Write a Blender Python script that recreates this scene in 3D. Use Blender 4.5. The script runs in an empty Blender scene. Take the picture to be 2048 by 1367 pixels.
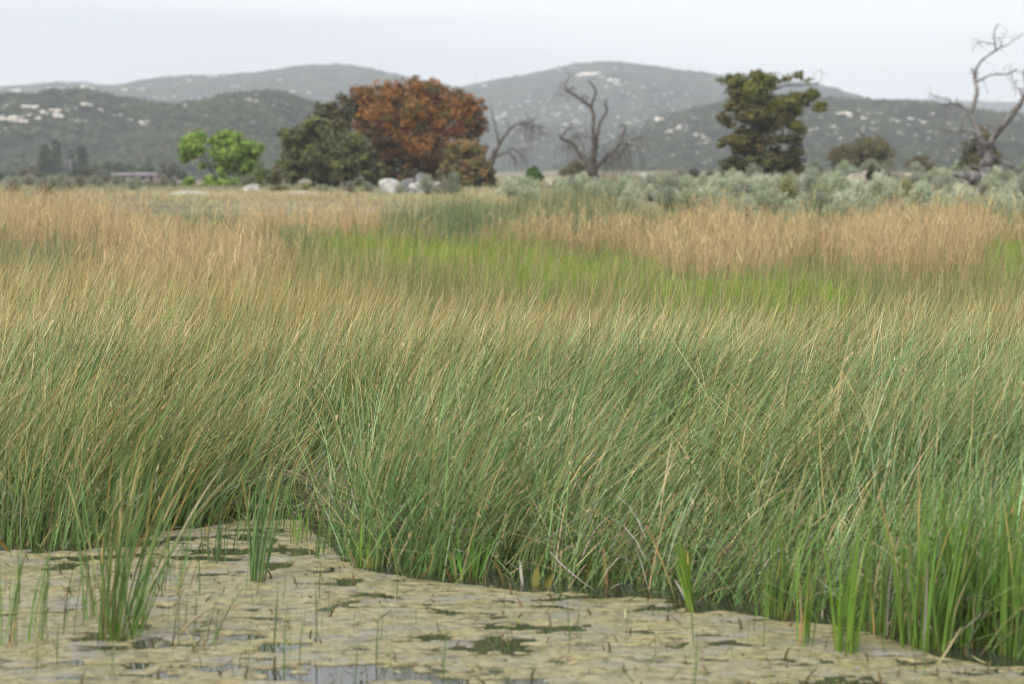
import bpy, math, random
import numpy as np
from mathutils import Vector, Matrix
from mathutils.bvhtree import BVHTree

random.seed(7)
RNG = np.random.default_rng(7)
S = bpy.context.scene
COL = S.collection

# ------------------------------------------------------------------ camera
F = 2048 * 85.0 / 36.0            # focal length in photo pixels (photo 2048 wide)
CAMZ, HOR = 2.0, 340.0
PITCH = math.atan((683.5 - HOR) / F)
cam_d = bpy.data.cameras.new("camera")
cam = bpy.data.objects.new("camera", cam_d)
COL.objects.link(cam)
cam.location = (0, 0, CAMZ)
cam.rotation_euler = (math.pi / 2 - PITCH, 0, 0)
cam_d.lens, cam_d.sensor_width = 85.0, 36.0
cam_d.clip_start, cam_d.clip_end = 0.1, 20000
cam_d.dof.use_dof = True
cam_d.dof.focus_distance = 16.5
cam_d.dof.aperture_fstop = 2.8
S.camera = cam

# ------------------------------------------------------------------ sky and sun
SUN_EL, SUN_AZ = math.radians(50), math.radians(212)     # azimuth measured clockwise from +Y
w = bpy.data.worlds.new("World")
S.world = w
w.use_nodes = True
nt = w.node_tree
nt.nodes.clear()
def N(tree, kind, **kw):
    n = tree.nodes.new(kind)
    for k, v in kw.items():
        setattr(n, k, v)
    return n
out = N(nt, 'ShaderNodeOutputWorld')
bg = N(nt, 'ShaderNodeBackground')
bg.inputs['Strength'].default_value = 0.1
sky = N(nt, 'ShaderNodeTexSky', sky_type='NISHITA')
sky.sun_disc = False
sky.sun_elevation, sky.sun_rotation = SUN_EL, SUN_AZ
tc = N(nt, 'ShaderNodeTexCoord')
mp = N(nt, 'ShaderNodeMapping')
mp.inputs['Scale'].default_value = (2.0, 2.0, 26.0)
mp.inputs['Location'].default_value = (3.1, 0.4, 0.55)
nz = N(nt, 'ShaderNodeTexNoise')
nz.inputs['Scale'].default_value = 1.0
nz.inputs['Detail'].default_value = 4.0
nz.inputs['Roughness'].default_value = 0.45
cr = N(nt, 'ShaderNodeValToRGB')
cr.color_ramp.elements[0].position, cr.color_ramp.elements[0].color = 0.38, (0.690, 0.715, 0.770, 1)
cr.color_ramp.elements[1].position, cr.color_ramp.elements[1].color = 0.60, (0.880, 0.890, 0.915, 1)
sc10 = N(nt, 'ShaderNodeVectorMath', operation='SCALE')
sc10.inputs['Scale'].default_value = 3.65
mx = N(nt, 'ShaderNodeMix', data_type='RGBA')
mx.inputs['Factor'].default_value = 0.96                  # an almost closed cloud deck
L = nt.links.new
L(tc.outputs['Generated'], mp.inputs['Vector']); L(mp.outputs[0], nz.inputs['Vector'])
L(nz.outputs['Fac'], cr.inputs['Fac']); L(cr.outputs['Color'], sc10.inputs[0])
L(sky.outputs[0], mx.inputs['A']); L(sc10.outputs[0], mx.inputs['B'])
L(mx.outputs['Result'], bg.inputs['Color']); L(bg.outputs[0], out.inputs['Surface'])

sun_d = bpy.data.lights.new("sun", 'SUN')
sun_d.energy, sun_d.angle, sun_d.color = 1.5, math.radians(32), (1.0, 0.965, 0.91)
sun = bpy.data.objects.new("sun", sun_d)
COL.objects.link(sun)
sd = Vector((math.sin(SUN_AZ) * math.cos(SUN_EL), math.cos(SUN_AZ) * math.cos(SUN_EL), math.sin(SUN_EL)))
sun.rotation_euler = sd.to_track_quat('Z', 'Y').to_euler()

S.view_settings.view_transform = 'Standard'
S.view_settings.look = 'None'
S.view_settings.exposure = 1.75
S.view_settings.gamma = 1.0
S.view_settings.use_curve_mapping = False
S.render.engine = 'CYCLES'
S.cycles.use_denoising = True
S.cycles.denoising_prefilter = 'NONE'
S.cycles.filter_width = 1.1
S.cycles.max_bounces = 6
S.cycles.diffuse_bounces = 2
S.cycles.glossy_bounces = 2
S.cycles.transmission_bounces = 3
S.cycles.volume_bounces = 0

# ------------------------------------------------------------------ helpers
def smooth(a, b, x):
    t = np.clip((np.asarray(x, float) - a) / (np.asarray(b, float) - a), 0, 1)
    return t * t * (3 - 2 * t)

def _hash(ix, iy, seed):
    n = (ix.astype(np.int64) * 374761393 + iy.astype(np.int64) * 668265263 + seed * 1442695041) & 0xffffffff
    n = ((n ^ (n >> 13)) * 1274126177) & 0xffffffff
    return ((n ^ (n >> 16)) & 0xffff) / 65535.0

def vnoise(x, y, seed=0):
    x = np.asarray(x, float); y = np.asarray(y, float)
    ix = np.floor(x); iy = np.floor(y)
    fx = x - ix; fy = y - iy
    fx = fx * fx * (3 - 2 * fx); fy = fy * fy * (3 - 2 * fy)
    a = _hash(ix, iy, seed); b = _hash(ix + 1, iy, seed)
    c = _hash(ix, iy + 1, seed); d = _hash(ix + 1, iy + 1, seed)
    return (a + (b - a) * fx) * (1 - fy) + (c + (d - c) * fx) * fy

def fbm(x, y, octv=4, seed=0, gain=0.5):
    s, a, t, f = 0.0, 1.0, 0.0, 1.0
    for o in range(octv):
        s = s + a * vnoise(x * f + 17.3 * o, y * f - 9.1 * o, seed + o)
        t += a; a *= gain; f *= 2.03
    return s / t

SP, CP = math.sin(PITCH), math.cos(PITCH)
def ray(px, py):
    dx, dy = (px - 1024) / F, -(py - 683.5) / F
    return np.array([dx, CP + dy * SP, -SP + dy * CP])
def at(px, py, Y):                     # the point seen at a photo pixel, Y metres in front
    d = ray(px, py)
    return Vector(d * (Y / d[1])) + Vector((0, 0, CAMZ))
def at_z(px, py, z=0.0):
    d = ray(px, py)
    return Vector(d * ((z - CAMZ) / d[2])) + Vector((0, 0, CAMZ))

_shore_px = [(-900, 1090), (-300, 1092), (0, 1092), (120, 1092), (190, 1088), (280, 1074), (345, 1056), (430, 1042), (520, 1034), (610, 1036),
             (655, 1074), (690, 1118), (760, 1140), (850, 1150), (950, 1155), (1050, 1168), (1200, 1176), (1350, 1192), (1450, 1206),
             (1550, 1226), (1680, 1250), (1780, 1272), (1860, 1300), (1950, 1312), (2048, 1318), (2400, 1330), (2900, 1340)]
_sp = [at_z(*p) for p in _shore_px]
_sx = np.array([p.x for p in _sp]); _sy = np.array([p.y for p in _sp])
_o = np.argsort(_sx); _sx, _sy = _sx[_o], _sy[_o]
def shore(x):
    return np.interp(x, _sx, _sy) + 0.10 * (fbm(np.asarray(x) * 3.0, np.asarray(x) * 0 + 4.2, 3, 5) - 0.5)

def gz(x, y):                          # height of the ground
    x = np.asarray(x, float); y = np.asarray(y, float)
    z = -0.30 + 0.33 * smooth(-0.9, 2.8, y - shore(x))
    z = z + 0.90 * smooth(60, 92, y)
    z = z + 0.75 * smooth(95, 150, y) * smooth(4, 16, x)
    z = z - 1.2 * smooth(150, 340, y) * smooth(-8, -30, x)
    z = z + smooth(50, 110, y) * 0.35 * (fbm(x / 14, y / 14, 3, 31) - 0.5)
    return z
def gzf(x, y):
    return float(gz(np.array([x]), np.array([y]))[0])
def gpt(px, Y):                        # ground point under a photo column at distance Y
    x = (px - 1024) / F * Y
    return Vector((x, Y, gzf(x, Y)))

# ---- materials
def new_mat(name):
    m = bpy.data.materials.new(name)
    m.use_nodes = True
    t = m.node_tree
    t.nodes.clear()
    return m, t, N(t, 'ShaderNodeOutputMaterial')

def leaf_mat(name, rough=0.5, spec=0.35, trans=0.3, vary=0.0):
    m, t, o = new_mat(name)
    a = N(t, 'ShaderNodeAttribute', attribute_name='Col')
    src = a.outputs['Color']
    if vary:
        oi = N(t, 'ShaderNodeObjectInfo')
        hs = N(t, 'ShaderNodeHueSaturation')
        mr = N(t, 'ShaderNodeMapRange')
        mr.inputs['To Min'].default_value, mr.inputs['To Max'].default_value = 1 - vary, 1 + vary
        mr2 = N(t, 'ShaderNodeMapRange')
        mr2.inputs['To Min'].default_value, mr2.inputs['To Max'].default_value = 1.0 + vary * 0.7, 1 - vary * 0.7
        t.links.new(oi.outputs['Random'], mr.inputs['Value']); t.links.new(mr.outputs[0], hs.inputs['Value'])
        t.links.new(oi.outputs['Random'], mr2.inputs['Value']); t.links.new(mr2.outputs[0], hs.inputs['Saturation'])
        t.links.new(src, hs.inputs['Color'])
        src = hs.outputs['Color']
    p = N(t, 'ShaderNodeBsdfPrincipled')
    p.inputs['Roughness'].default_value = rough
    p.inputs['Specular IOR Level'].default_value = spec
    tr = N(t, 'ShaderNodeBsdfTranslucent')
    mxs = N(t, 'ShaderNodeMixShader')
    mxs.inputs[0].default_value = trans
    t.links.new(src, p.inputs['Base Color']); t.links.new(src, tr.inputs['Color'])
    t.links.new(p.outputs[0], mxs.inputs[1]); t.links.new(tr.outputs[0], mxs.inputs[2])
    t.links.new(mxs.outputs[0], o.inputs['Surface'])
    return m

def noise_mat(name, stops, scale=2.0, detail=6, rough=0.85, bump=0.4, bscale=None, stretch=(1, 1, 1), dist=0.05, spec=0.3, coord='Object'):
    m, t, o = new_mat(name)
    tcn = N(t, 'ShaderNodeTexCoord'); mpn = N(t, 'ShaderNodeMapping')
    mpn.inputs['Scale'].default_value = stretch
    n1 = N(t, 'ShaderNodeTexNoise'); n1.inputs['Scale'].default_value = scale; n1.inputs['Detail'].default_value = detail
    n1.inputs['Roughness'].default_value = 0.62
    r = N(t, 'ShaderNodeValToRGB')
    while len(r.color_ramp.elements) < len(stops):
        r.color_ramp.elements.new(0.5)
    for e, (pos, c) in zip(r.color_ramp.elements, stops):
        e.position = pos; e.color = (*c, 1)
    p = N(t, 'ShaderNodeBsdfPrincipled')
    p.inputs['Roughness'].default_value = rough; p.inputs['Specular IOR Level'].default_value = spec
    n2 = N(t, 'ShaderNodeTexNoise'); n2.inputs['Scale'].default_value = bscale or scale * 5; n2.inputs['Detail'].default_value = 6
    b = N(t, 'ShaderNodeBump'); b.inputs['Strength'].default_value = bump; b.inputs['Distance'].default_value = dist
    l = t.links.new
    l(tcn.outputs[coord], mpn.inputs['Vector'])
    l(mpn.outputs[0], n1.inputs['Vector']); l(mpn.outputs[0], n2.inputs['Vector'])
    l(n1.outputs['Fac'], r.inputs['Fac']); l(r.outputs['Color'], p.inputs['Base Color'])
    l(n2.outputs['Fac'], b.inputs['Height']); l(b.outputs[0], p.inputs['Normal'])
    l(p.outputs[0], o.inputs['Surface'])
    return m

M_BLADE = leaf_mat("rush_blade", 0.38, 0.42, 0.12)
M_DRY = leaf_mat("dry_reed", 0.7, 0.2, 0.25)
M_LEAF = leaf_mat("tree_leaf", 0.55, 0.35, 0.34)
M_SAGE = leaf_mat("sage_leaf", 0.75, 0.15, 0.2, vary=0.16)
M_SCRUB = leaf_mat("scrub_leaf", 0.7, 0.2, 0.2, vary=0.25)
M_BARK = noise_mat("oak_bark", [(0.3, (0.035, 0.03, 0.025)), (0.7, (0.10, 0.085, 0.07))], 3, 8, 0.9, 0.8, 14, (1, 1, 0.3))
M_DEADWOOD = noise_mat("weathered_deadwood", [(0.28, (0.045, 0.041, 0.038)), (0.5, (0.14, 0.13, 0.123)), (0.75, (0.30, 0.285, 0.275))], 1.6, 8, 0.85, 0.9, 8, (1.4, 1.4, 0.35), 0.04)
M_DEADBROWN = noise_mat("brown_deadwood", [(0.28, (0.030, 0.025, 0.021)), (0.5, (0.08, 0.067, 0.055)), (0.75, (0.18, 0.155, 0.13))], 1.6, 8, 0.85, 0.9, 8, (1.4, 1.4, 0.35), 0.04)
M_ROCK = noise_mat("pale_granite", [(0.3, (0.20, 0.19, 0.175)), (0.52, (0.36, 0.35, 0.325)), (0.75, (0.47, 0.455, 0.42))], 1.6, 8, 0.9, 0.6, 5, dist=0.08)
M_ROCKDARK = noise_mat("grey_granite", [(0.3, (0.10, 0.095, 0.10)), (0.6, (0.21, 0.20, 0.205))], 1.6, 8, 0.9, 0.6, 5, dist=0.08)
M_TANROCK = noise_mat("tan_granite", [(0.3, (0.22, 0.19, 0.15)), (0.7, (0.36, 0.32, 0.26))], 1.6, 8, 0.9, 0.6, 5, dist=0.08)
M_FARROCK = noise_mat("hill_granite", [(0.3, (0.40, 0.37, 0.32)), (0.7, (0.66, 0.62, 0.55))], 0.25, 6, 0.9, 0.6, 1.0, dist=0.5)

# ---- mesh builders
def mesh_np(name, V, faces_flat, starts, mat, col=None, smooth_sh=False):
    me = bpy.data.meshes.new(name)
    V = np.asarray(V, np.float32)
    me.vertices.add(len(V)); me.vertices.foreach_set('co', V.ravel())
    faces_flat = np.asarray(faces_flat, np.int32); starts = np.asarray(starts, np.int32)
    me.loops.add(len(faces_flat)); me.loops.foreach_set('vertex_index', faces_flat)
    me.polygons.add(len(starts)); me.polygons.foreach_set('loop_start', starts)
    if smooth_sh:
        me.polygons.foreach_set('use_smooth', np.ones(len(starts), bool))
    me.update(calc_edges=True)
    if col is not None:
        at_ = me.color_attributes.new('Col', 'FLOAT_COLOR', 'POINT')
        c4 = np.ones((len(V), 4), np.float32); c4[:, :3] = col
        at_.data.foreach_set('color', c4.ravel())
    if mat is not None:
        me.materials.append(mat)
    return me

def link(name, me, parent=None, loc=None):
    o = bpy.data.objects.new(name, me)
    COL.objects.link(o)
    if loc is not None:
        o.location = loc
    if parent is not None:
        o.parent = parent
    return o

def tag(o, label=None, cat=None, group=None, kind=None):
    if label: o['label'] = label
    if cat: o['category'] = cat
    if group: o['group'] = group
    if kind: o['kind'] = kind
    return o

def thing(name, loc, label, cat, group=None):
    o = bpy.data.objects.new(name, None)
    o.empty_display_size = 0.2
    COL.objects.link(o)
    o.location = loc
    return tag(o, label, cat, group)

def dup(root, loc, rotz=0.0, scale=1.0, label=None, group=None):
    r = root.copy(); COL.objects.link(r)
    r.location = loc; r.rotation_euler = (0, 0, rotz)
    r.scale = (scale,) * 3 if not hasattr(scale, '__len__') else scale
    if label: r['label'] = label
    if group: r['group'] = group
    for ch in root.children:
        c = ch.copy(); COL.objects.link(c); c.parent = r
    return r

def tubes(paths, sides=7, rough=0.0):
    """paths: lists of (Vector, radius). One vertex array holding all of them."""
    Vs, Fs = [], []
    n0 = 0
    for path in paths:
        n = len(path)
        prev = None
        for i, (p, r) in enumerate(path):
            t = (path[min(i + 1, n - 1)][0] - path[max(i - 1, 0)][0]).normalized()
            if prev is None:
                a = t.orthogonal().normalized()
            else:
                a = (prev - t * prev.dot(t)).normalized()
            prev = a
            b = t.cross(a)
            for k in range(sides):
                an = 2 * math.pi * k / sides
                rr = r * (1 + rough * (random.random() - 0.5))
                Vs.append(p + (a * math.cos(an) + b * math.sin(an)) * rr)
        for i in range(n - 1):
            for k in range(sides):
                k2 = (k + 1) % sides
                Fs.append((n0 + i * sides + k, n0 + i * sides + k2, n0 + (i + 1) * sides + k2, n0 + (i + 1) * sides + k))
        Fs.append(tuple(n0 + k for k in range(sides))[::-1])
        Fs.append(tuple(n0 + (n - 1) * sides + k for k in range(sides)))
        n0 += n * sides
    return Vs, Fs

def tube_mesh(name, paths, mat, sides=7, rough=0.25, origin=None):
    Vs, Fs = tubes(paths, sides, rough)
    o = origin or Vector((0, 0, 0))
    me = bpy.data.meshes.new(name)
    me.from_pydata([tuple(v - o) for v in Vs], [], Fs)
    me.polygons.foreach_set('use_smooth', [True] * len(me.polygons))
    me.materials.append(mat)
    return me

def resample(pts, k=4, wob=0.0):
    """Catmull-Rom through (Vector, r) points, with a little wobble."""
    out_ = []
    n = len(pts)
    for i in range(n - 1):
        p0, p1, p2, p3 = (pts[max(i - 1, 0)], pts[i], pts[i + 1], pts[min(i + 2, n - 1)])
        for j in range(k):
            t = j / k
            q = [0.5 * (2 * b + (c - a) * t + (2 * a - 5 * b + 4 * c - d) * t * t + (3 * b - a - 3 * c + d) * t ** 3)
                 for a, b, c, d in zip(p0[0], p1[0], p2[0], p3[0])]
            r = p1[1] * (1 - t) + p2[1] * t
            v = Vector(q)
            if wob and (i or j):
                v += Vector((random.uniform(-1, 1), random.uniform(-1, 1), random.uniform(-1, 1))) * wob * r
            out_.append((v, r))
    out_.append(pts[-1])
    return out_

def blades(base, length, width, th0, th1, phi, colb, colm, colt, tipstart, segs=5, kink=None, yaw=None):
    """Curved tapering ribbons. th0/th1 tilt from vertical at base/tip, phi azimuth of the lean (0 = +X)."""
    n = len(base)
    V = np.zeros((n, 2 * segs + 1, 3), np.float32)
    C = np.zeros((n, 2 * segs + 1, 3), np.float32)
    if yaw is None:
        yaw = RNG.normal(0, 0.9, n)
    pos = np.array(base, float).copy()
    sx, sy = np.cos(yaw), np.sin(yaw)
    dphi = RNG.normal(0, 0.25, n)
    for i in range(segs + 1):
        t = i / segs
        wv = width * (0.85 + 0.3 * t if t < 0.5 else 1.0) * (1 - t ** 3) ** 0.8
        tt = np.clip((t - tipstart) / np.maximum(0.18, 0.6 * (1 - tipstart)), 0, 1)[:, None]
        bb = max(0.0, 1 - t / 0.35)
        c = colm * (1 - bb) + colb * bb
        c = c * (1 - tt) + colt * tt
        if i < segs:
            off = np.stack([sx * wv / 2, sy * wv / 2, 0 * wv], 1)
            V[:, 2 * i] = pos - off; V[:, 2 * i + 1] = pos + off
            C[:, 2 * i] = c; C[:, 2 * i + 1] = c
            th = th0 + (th1 - th0) * ((i + 0.5) / segs) ** 1.4
            if kink is not None:
                th = th + np.where(i >= kink[0], kink[1], 0.0)
            ph = phi + dphi * t
            st = length / segs
            pos = pos + np.stack([np.sin(th) * np.cos(ph) * st, np.sin(th) * np.sin(ph) * st, np.cos(th) * st], 1)
        else:
            V[:, 2 * segs] = pos; C[:, 2 * segs] = c
    nv = 2 * segs + 1
    loc = []
    for i in range(segs - 1):
        loc += [2 * i, 2 * i + 1, 2 * i + 3, 2 * i + 2]
    loc += [2 * segs - 2, 2 * segs - 1, 2 * segs]
    sizes = [4] * (segs - 1) + [3]
    st_loc = np.cumsum([0] + sizes[:-1])
    loc = np.array(loc)
    Fl = (loc[None, :] + (np.arange(n) * nv)[:, None]).ravel()
    St = (st_loc[None, :] + (np.arange(n) * len(loc))[:, None]).ravel()
    return V.reshape(-1, 3), C.reshape(-1, 3), Fl, St

class Acc:
    def __init__(s): s.V, s.C, s.F, s.S, s.nv, s.nl = [], [], [], [], 0, 0
    def add(s, r):
        V, C, Fl, St = r
        s.V.append(V); s.C.append(C); s.F.append(Fl + s.nv); s.S.append(St + s.nl)
        s.nv += len(V); s.nl += len(Fl)
    def mesh(s, name, mat):
        return mesh_np(name, np.concatenate(s.V), np.concatenate(s.F), np.concatenate(s.S), mat, np.concatenate(s.C))

def jit(c, n, sd_=0.15, hue=0.06):
    c = np.asarray(c, float)
    k = np.exp(RNG.normal(0, sd_, (n, 1))) * np.exp(RNG.normal(0, hue, (n, 3)))
    return np.broadcast_to(c, (n, 3)) * k
def mixc(a, b, f):
    f = np.asarray(f)[:, None]
    return a * (1 - f) + b * f

# ------------------------------------------------------------------ ground, water, hills
def grid_obj(name, X, Y, Z, mat, smooth_sh=True, col=None, keep=None):
    ny, nx = X.shape
    V = np.stack([X, Y, Z], -1).reshape(-1, 3)
    i = np.arange((ny - 1) * (nx - 1)); r, c = i // (nx - 1), i % (nx - 1)
    q = np.stack([r * nx + c, r * nx + c + 1, (r + 1) * nx + c + 1, (r + 1) * nx + c], 1)
    me = mesh_np(name, V, q.ravel(), np.arange(len(q)) * 4, mat, col, smooth_sh)
    return link(name, me)

M_GROUND = noise_mat("marsh_soil", [(0.3, (0.07, 0.065, 0.035)), (0.5, (0.17, 0.15, 0.09)), (0.7, (0.26, 0.23, 0.15))], 0.5, 9, 0.95, 0.8, 6, dist=0.1)
ys = np.concatenate([np.linspace(-30, 6, 13), np.linspace(6.4, 20, 70), 20 + (np.geomspace(1, 5300, 135) - 1) + 0.4])
ss = np.linspace(-1, 1, 181)
xs = 9 * np.sinh(ss * 6.2) / np.sinh(2.0)
xs = xs * (3400 / xs.max())
XX, YY = np.meshgrid(xs, ys)
g = grid_obj("ground", XX, YY, gz(XX, YY), M_GROUND)
tag(g, kind='structure')

# pond water
mw, t, o = new_mat("pond_water")
p = N(t, 'ShaderNodeBsdfPrincipled')
p.inputs['Base Color'].default_value = (0.03, 0.032, 0.02, 1)
p.inputs['Roughness'].default_value = 0.03
p.inputs['IOR'].default_value = 1.33
nw = N(t, 'ShaderNodeTexNoise'); nw.inputs['Scale'].default_value = 9.0; nw.inputs['Detail'].default_value = 2
bw = N(t, 'ShaderNodeBump'); bw.inputs['Strength'].default_value = 0.05; bw.inputs['Distance'].default_value = 0.02
tcw = N(t, 'ShaderNodeTexCoord')
t.links.new(tcw.outputs['Object'], nw.inputs['Vector']); t.links.new(nw.outputs['Fac'], bw.inputs['Height'])
t.links.new(bw.outputs[0], p.inputs['Normal']); t.links.new(p.outputs[0], o.inputs['Surface'])
X, Y = np.meshgrid(np.linspace(-14, 14, 3), np.linspace(-4, 19, 3))
tag(grid_obj("water", X, Y, X * 0, mw), kind='structure')

# floating algae mat with holes of open water
holes = [(612, 1167, 32, 6), (700, 1167, 42, 9), (792, 1160, 20, 5), (755, 1193, 24, 8), (755, 1213, 66, 6), (700, 1207, 30, 4), (870, 1217, 32, 5), (930, 1226, 58, 7),
         (1020, 1203, 32, 6), (885, 1203, 20, 3), (1065, 1254, 110, 10), (815, 1277, 72, 9), (1110, 1215, 26, 6), (1180, 1190, 62, 10), (1090, 1178, 40, 8), (1280, 1263, 20, 7),
         (1225, 1312, 26, 5), (1010, 1316, 42, 6), (540, 1300, 56, 24), (690, 1352, 175, 28), (830, 1340, 60, 10), (880, 1362, 70, 8), (600, 1345, 50, 7), (110, 1127, 36, 8), (130, 1132, 30, 5), (115, 1168, 36, 3),
         (100, 1195, 42, 4), (110, 1225, 48, 5), (210, 1150, 22, 4), (160, 1357, 44, 6), (405, 1340, 22, 5), (290, 1280, 28, 10), (1535, 1245, 72, 6),
         (1370, 1224, 30, 6), (1330, 1260, 40, 4), (1350, 1285, 40, 4), (1345, 1318, 18, 3), (1300, 1332, 25, 4), (1570, 1325, 66, 4), (1680, 1364, 70, 6), (1530, 1366, 70, 5), (1960, 1345, 90, 5), (1860, 1320, 50, 4),
         (430, 1095, 40, 6), (500, 1078, 60, 5), (560, 1095, 40, 5), (470, 1120, 45, 4), (420, 1075, 40, 4), (620, 1105, 35, 5), (540, 1130, 40, 5), (585, 1062, 40, 4), (650, 1140, 30, 5),
         (440, 1150, 50, 4), (330, 1130, 40, 5), (400, 1255, 25, 4), (520, 1222, 40, 5), (330, 1215, 40, 4), (1240, 1180, 50, 7), (1450, 1215, 40, 6), (960, 1160, 50, 6), (1000, 1172, 50, 5), (1700, 1265, 40, 5),
         (1650, 1330, 50, 3), (1130, 1330, 35, 3), (960, 1345, 30, 3), (300, 1350, 60, 6), (60, 1330, 50, 6), (840, 1170, 30, 4), (905, 1182, 26, 4)]
ax = np.concatenate([np.arange(-6.5, -3.0, 0.08), np.arange(-3.0, 3.0, 0.0225), np.arange(3.0, 6.5, 0.08)])
ay = np.concatenate([np.arange(5.5, 8.6, 0.05), np.arange(8.6, 13.0, 0.018), np.arange(13.0, 16.5, 0.04)])
X, Y = np.meshgrid(ax, ay)
hole = np.zeros_like(X)
wx = X + 0.16 * (fbm(X * 7, Y * 9, 5, 71, 0.65) - 0.5) * 2
wy = Y + 0.24 * (fbm(X * 6 + 40, Y * 9, 5, 75, 0.65) - 0.5) * 2
for (hx, hy, rx, ry) in holes:
    c = at_z(hx, hy); a = at_z(hx, hy - ry); b = at_z(hx, hy + ry)
    RX, RY = 0.98 * rx / F * c.y, 0.62 * abs(a.y - b.y) / 2
    d = ((wx - c.x) / RX) ** 2 + ((wy - (a.y + b.y) / 2) / RY) ** 2
    hole = np.maximum(hole, np.clip(1.35 - d, -1, 1))
cracks = fbm(X * 3.4 + 3, Y * 4.2, 5, 91, 0.62)
inlet = smooth(11.6, 12.8, Y) * smooth(0.1, -0.7, X) * smooth(-3.0, -1.6, X)
hole = np.maximum(hole, (cracks - (0.662 - 0.09 * inlet)) * 10)
hole = np.maximum(hole, np.clip((Y - shore(X) + 0.14) * 2.5, -1, 0.45) + 0.9 * (fbm(X * 4, Y * 4, 3, 12) - 0.5))   # thins out among the stems
streak = fbm(X * 2.4 + 0.15 * fbm(X * 8, Y * 8, 2, 301), Y * 15, 4, 303, 0.6)
hole = np.maximum(hole, (streak - 0.745) * 9)
Zm = 0.0105 + 0.009 * (fbm(X * 16, Y * 11, 4, 55, 0.7) - 0.45) + 0.008 * (fbm(X * 2.1, Y * 2.1, 2, 58) - 0.4) - 0.04 * smooth(-0.15, 0.5, hole)
M_ALGAE, t, o = new_mat("algae_scum")
l = t.links.new
tcn = N(t, 'ShaderNodeTexCoord')
def noi(scale, det, rough=0.6, stretch=None):
    n = N(t, 'ShaderNodeTexNoise'); n.inputs['Scale'].default_value = scale; n.inputs['Detail'].default_value = det; n.inputs['Roughness'].default_value = rough
    if stretch:
        mpn = N(t, 'ShaderNodeMapping'); mpn.inputs['Scale'].default_value = stretch
        l(tcn.outputs['Object'], mpn.inputs['Vector']); l(mpn.outputs[0], n.inputs['Vector'])
    else:
        l(tcn.outputs['Object'], n.inputs['Vector'])
    return n.outputs['Fac']
def ramp(fac, stops):
    r = N(t, 'ShaderNodeValToRGB')
    while len(r.color_ramp.elements) < len(stops): r.color_ramp.elements.new(0.5)
    for e, (pos, c) in zip(r.color_ramp.elements, stops):
        e.position = pos; e.color = (*c, 1) if len(c) == 3 else c
    l(fac, r.inputs['Fac']); return r.outputs['Color']
def mixn(f, a, b, mode='MIX'):
    m_ = N(t, 'ShaderNodeMix', data_type='RGBA', blend_type=mode)
    l(f, m_.inputs['Factor']); l(a, m_.inputs['A']); l(b, m_.inputs['B']); return m_.outputs['Result']
base = ramp(noi(14, 8, 0.7), [(0.36, (0.065, 0.054, 0.028)), (0.46, (0.175, 0.150, 0.080)), (0.62, (0.285, 0.250, 0.138))])
yel = ramp(noi(26, 6, 0.7), [(0.36, (0.16, 0.137, 0.045)), (0.64, (0.32, 0.280, 0.112))])
gry = ramp(noi(20, 8, 0.7), [(0.3, (0.11, 0.105, 0.092)), (0.7, (0.26, 0.25, 0.225))])
fy = ramp(noi(4.2, 8, 0.72), [(0.49, (0, 0, 0)), (0.68, (0.9, 0.9, 0.9))])
fg = ramp(noi(2.6, 8, 0.72, (1, 1.6, 1)), [(0.50, (0, 0, 0)), (0.63, (0.85, 0.85, 0.85))])
spk = ramp(noi(48, 5, 0.75), [(0.55, (0, 0, 0)), (0.68, (0.75, 0.75, 0.75))])
dk = N(t, 'ShaderNodeRGB'); dk.outputs[0].default_value = (0.09, 0.065, 0.035, 1)
wet = N(t, 'ShaderNodeRGB'); wet.outputs[0].default_value = (0.085, 0.080, 0.040, 1)
fw = ramp(noi(5.5, 8, 0.74, (1, 1.5, 1)), [(0.53, (0, 0, 0)), (0.66, (0.8, 0.8, 0.8))])
c_ = mixn(fy, base, yel); c_ = mixn(fw, c_, wet.outputs[0]); c_ = mixn(fg, c_, gry); c_ = mixn(spk, c_, dk.outputs[0])
p = N(t, 'ShaderNodeBsdfPrincipled'); p.inputs['Roughness'].default_value = 0.6; p.inputs['Specular IOR Level'].default_value = 0.4
rr = ramp(noi(3.3, 5), [(0.42, (0.28, 0.28, 0.28)), (0.6, (0.8, 0.8, 0.8))]); l(rr, p.inputs['Roughness'])
b = N(t, 'ShaderNodeBump'); b.inputs['Strength'].default_value = 0.5; b.inputs['Distance'].default_value = 0.008
l(noi(60, 8, 0.7), b.inputs['Height']); l(b.outputs[0], p.inputs['Normal'])
l(c_, p.inputs['Base Color']); l(p.outputs[0], o.inputs['Surface'])
tag(grid_obj("algae_mat", X, Y, Zm, M_ALGAE), "pale tan and yellow algae scum floating on the pond water", kind='stuff')

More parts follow.
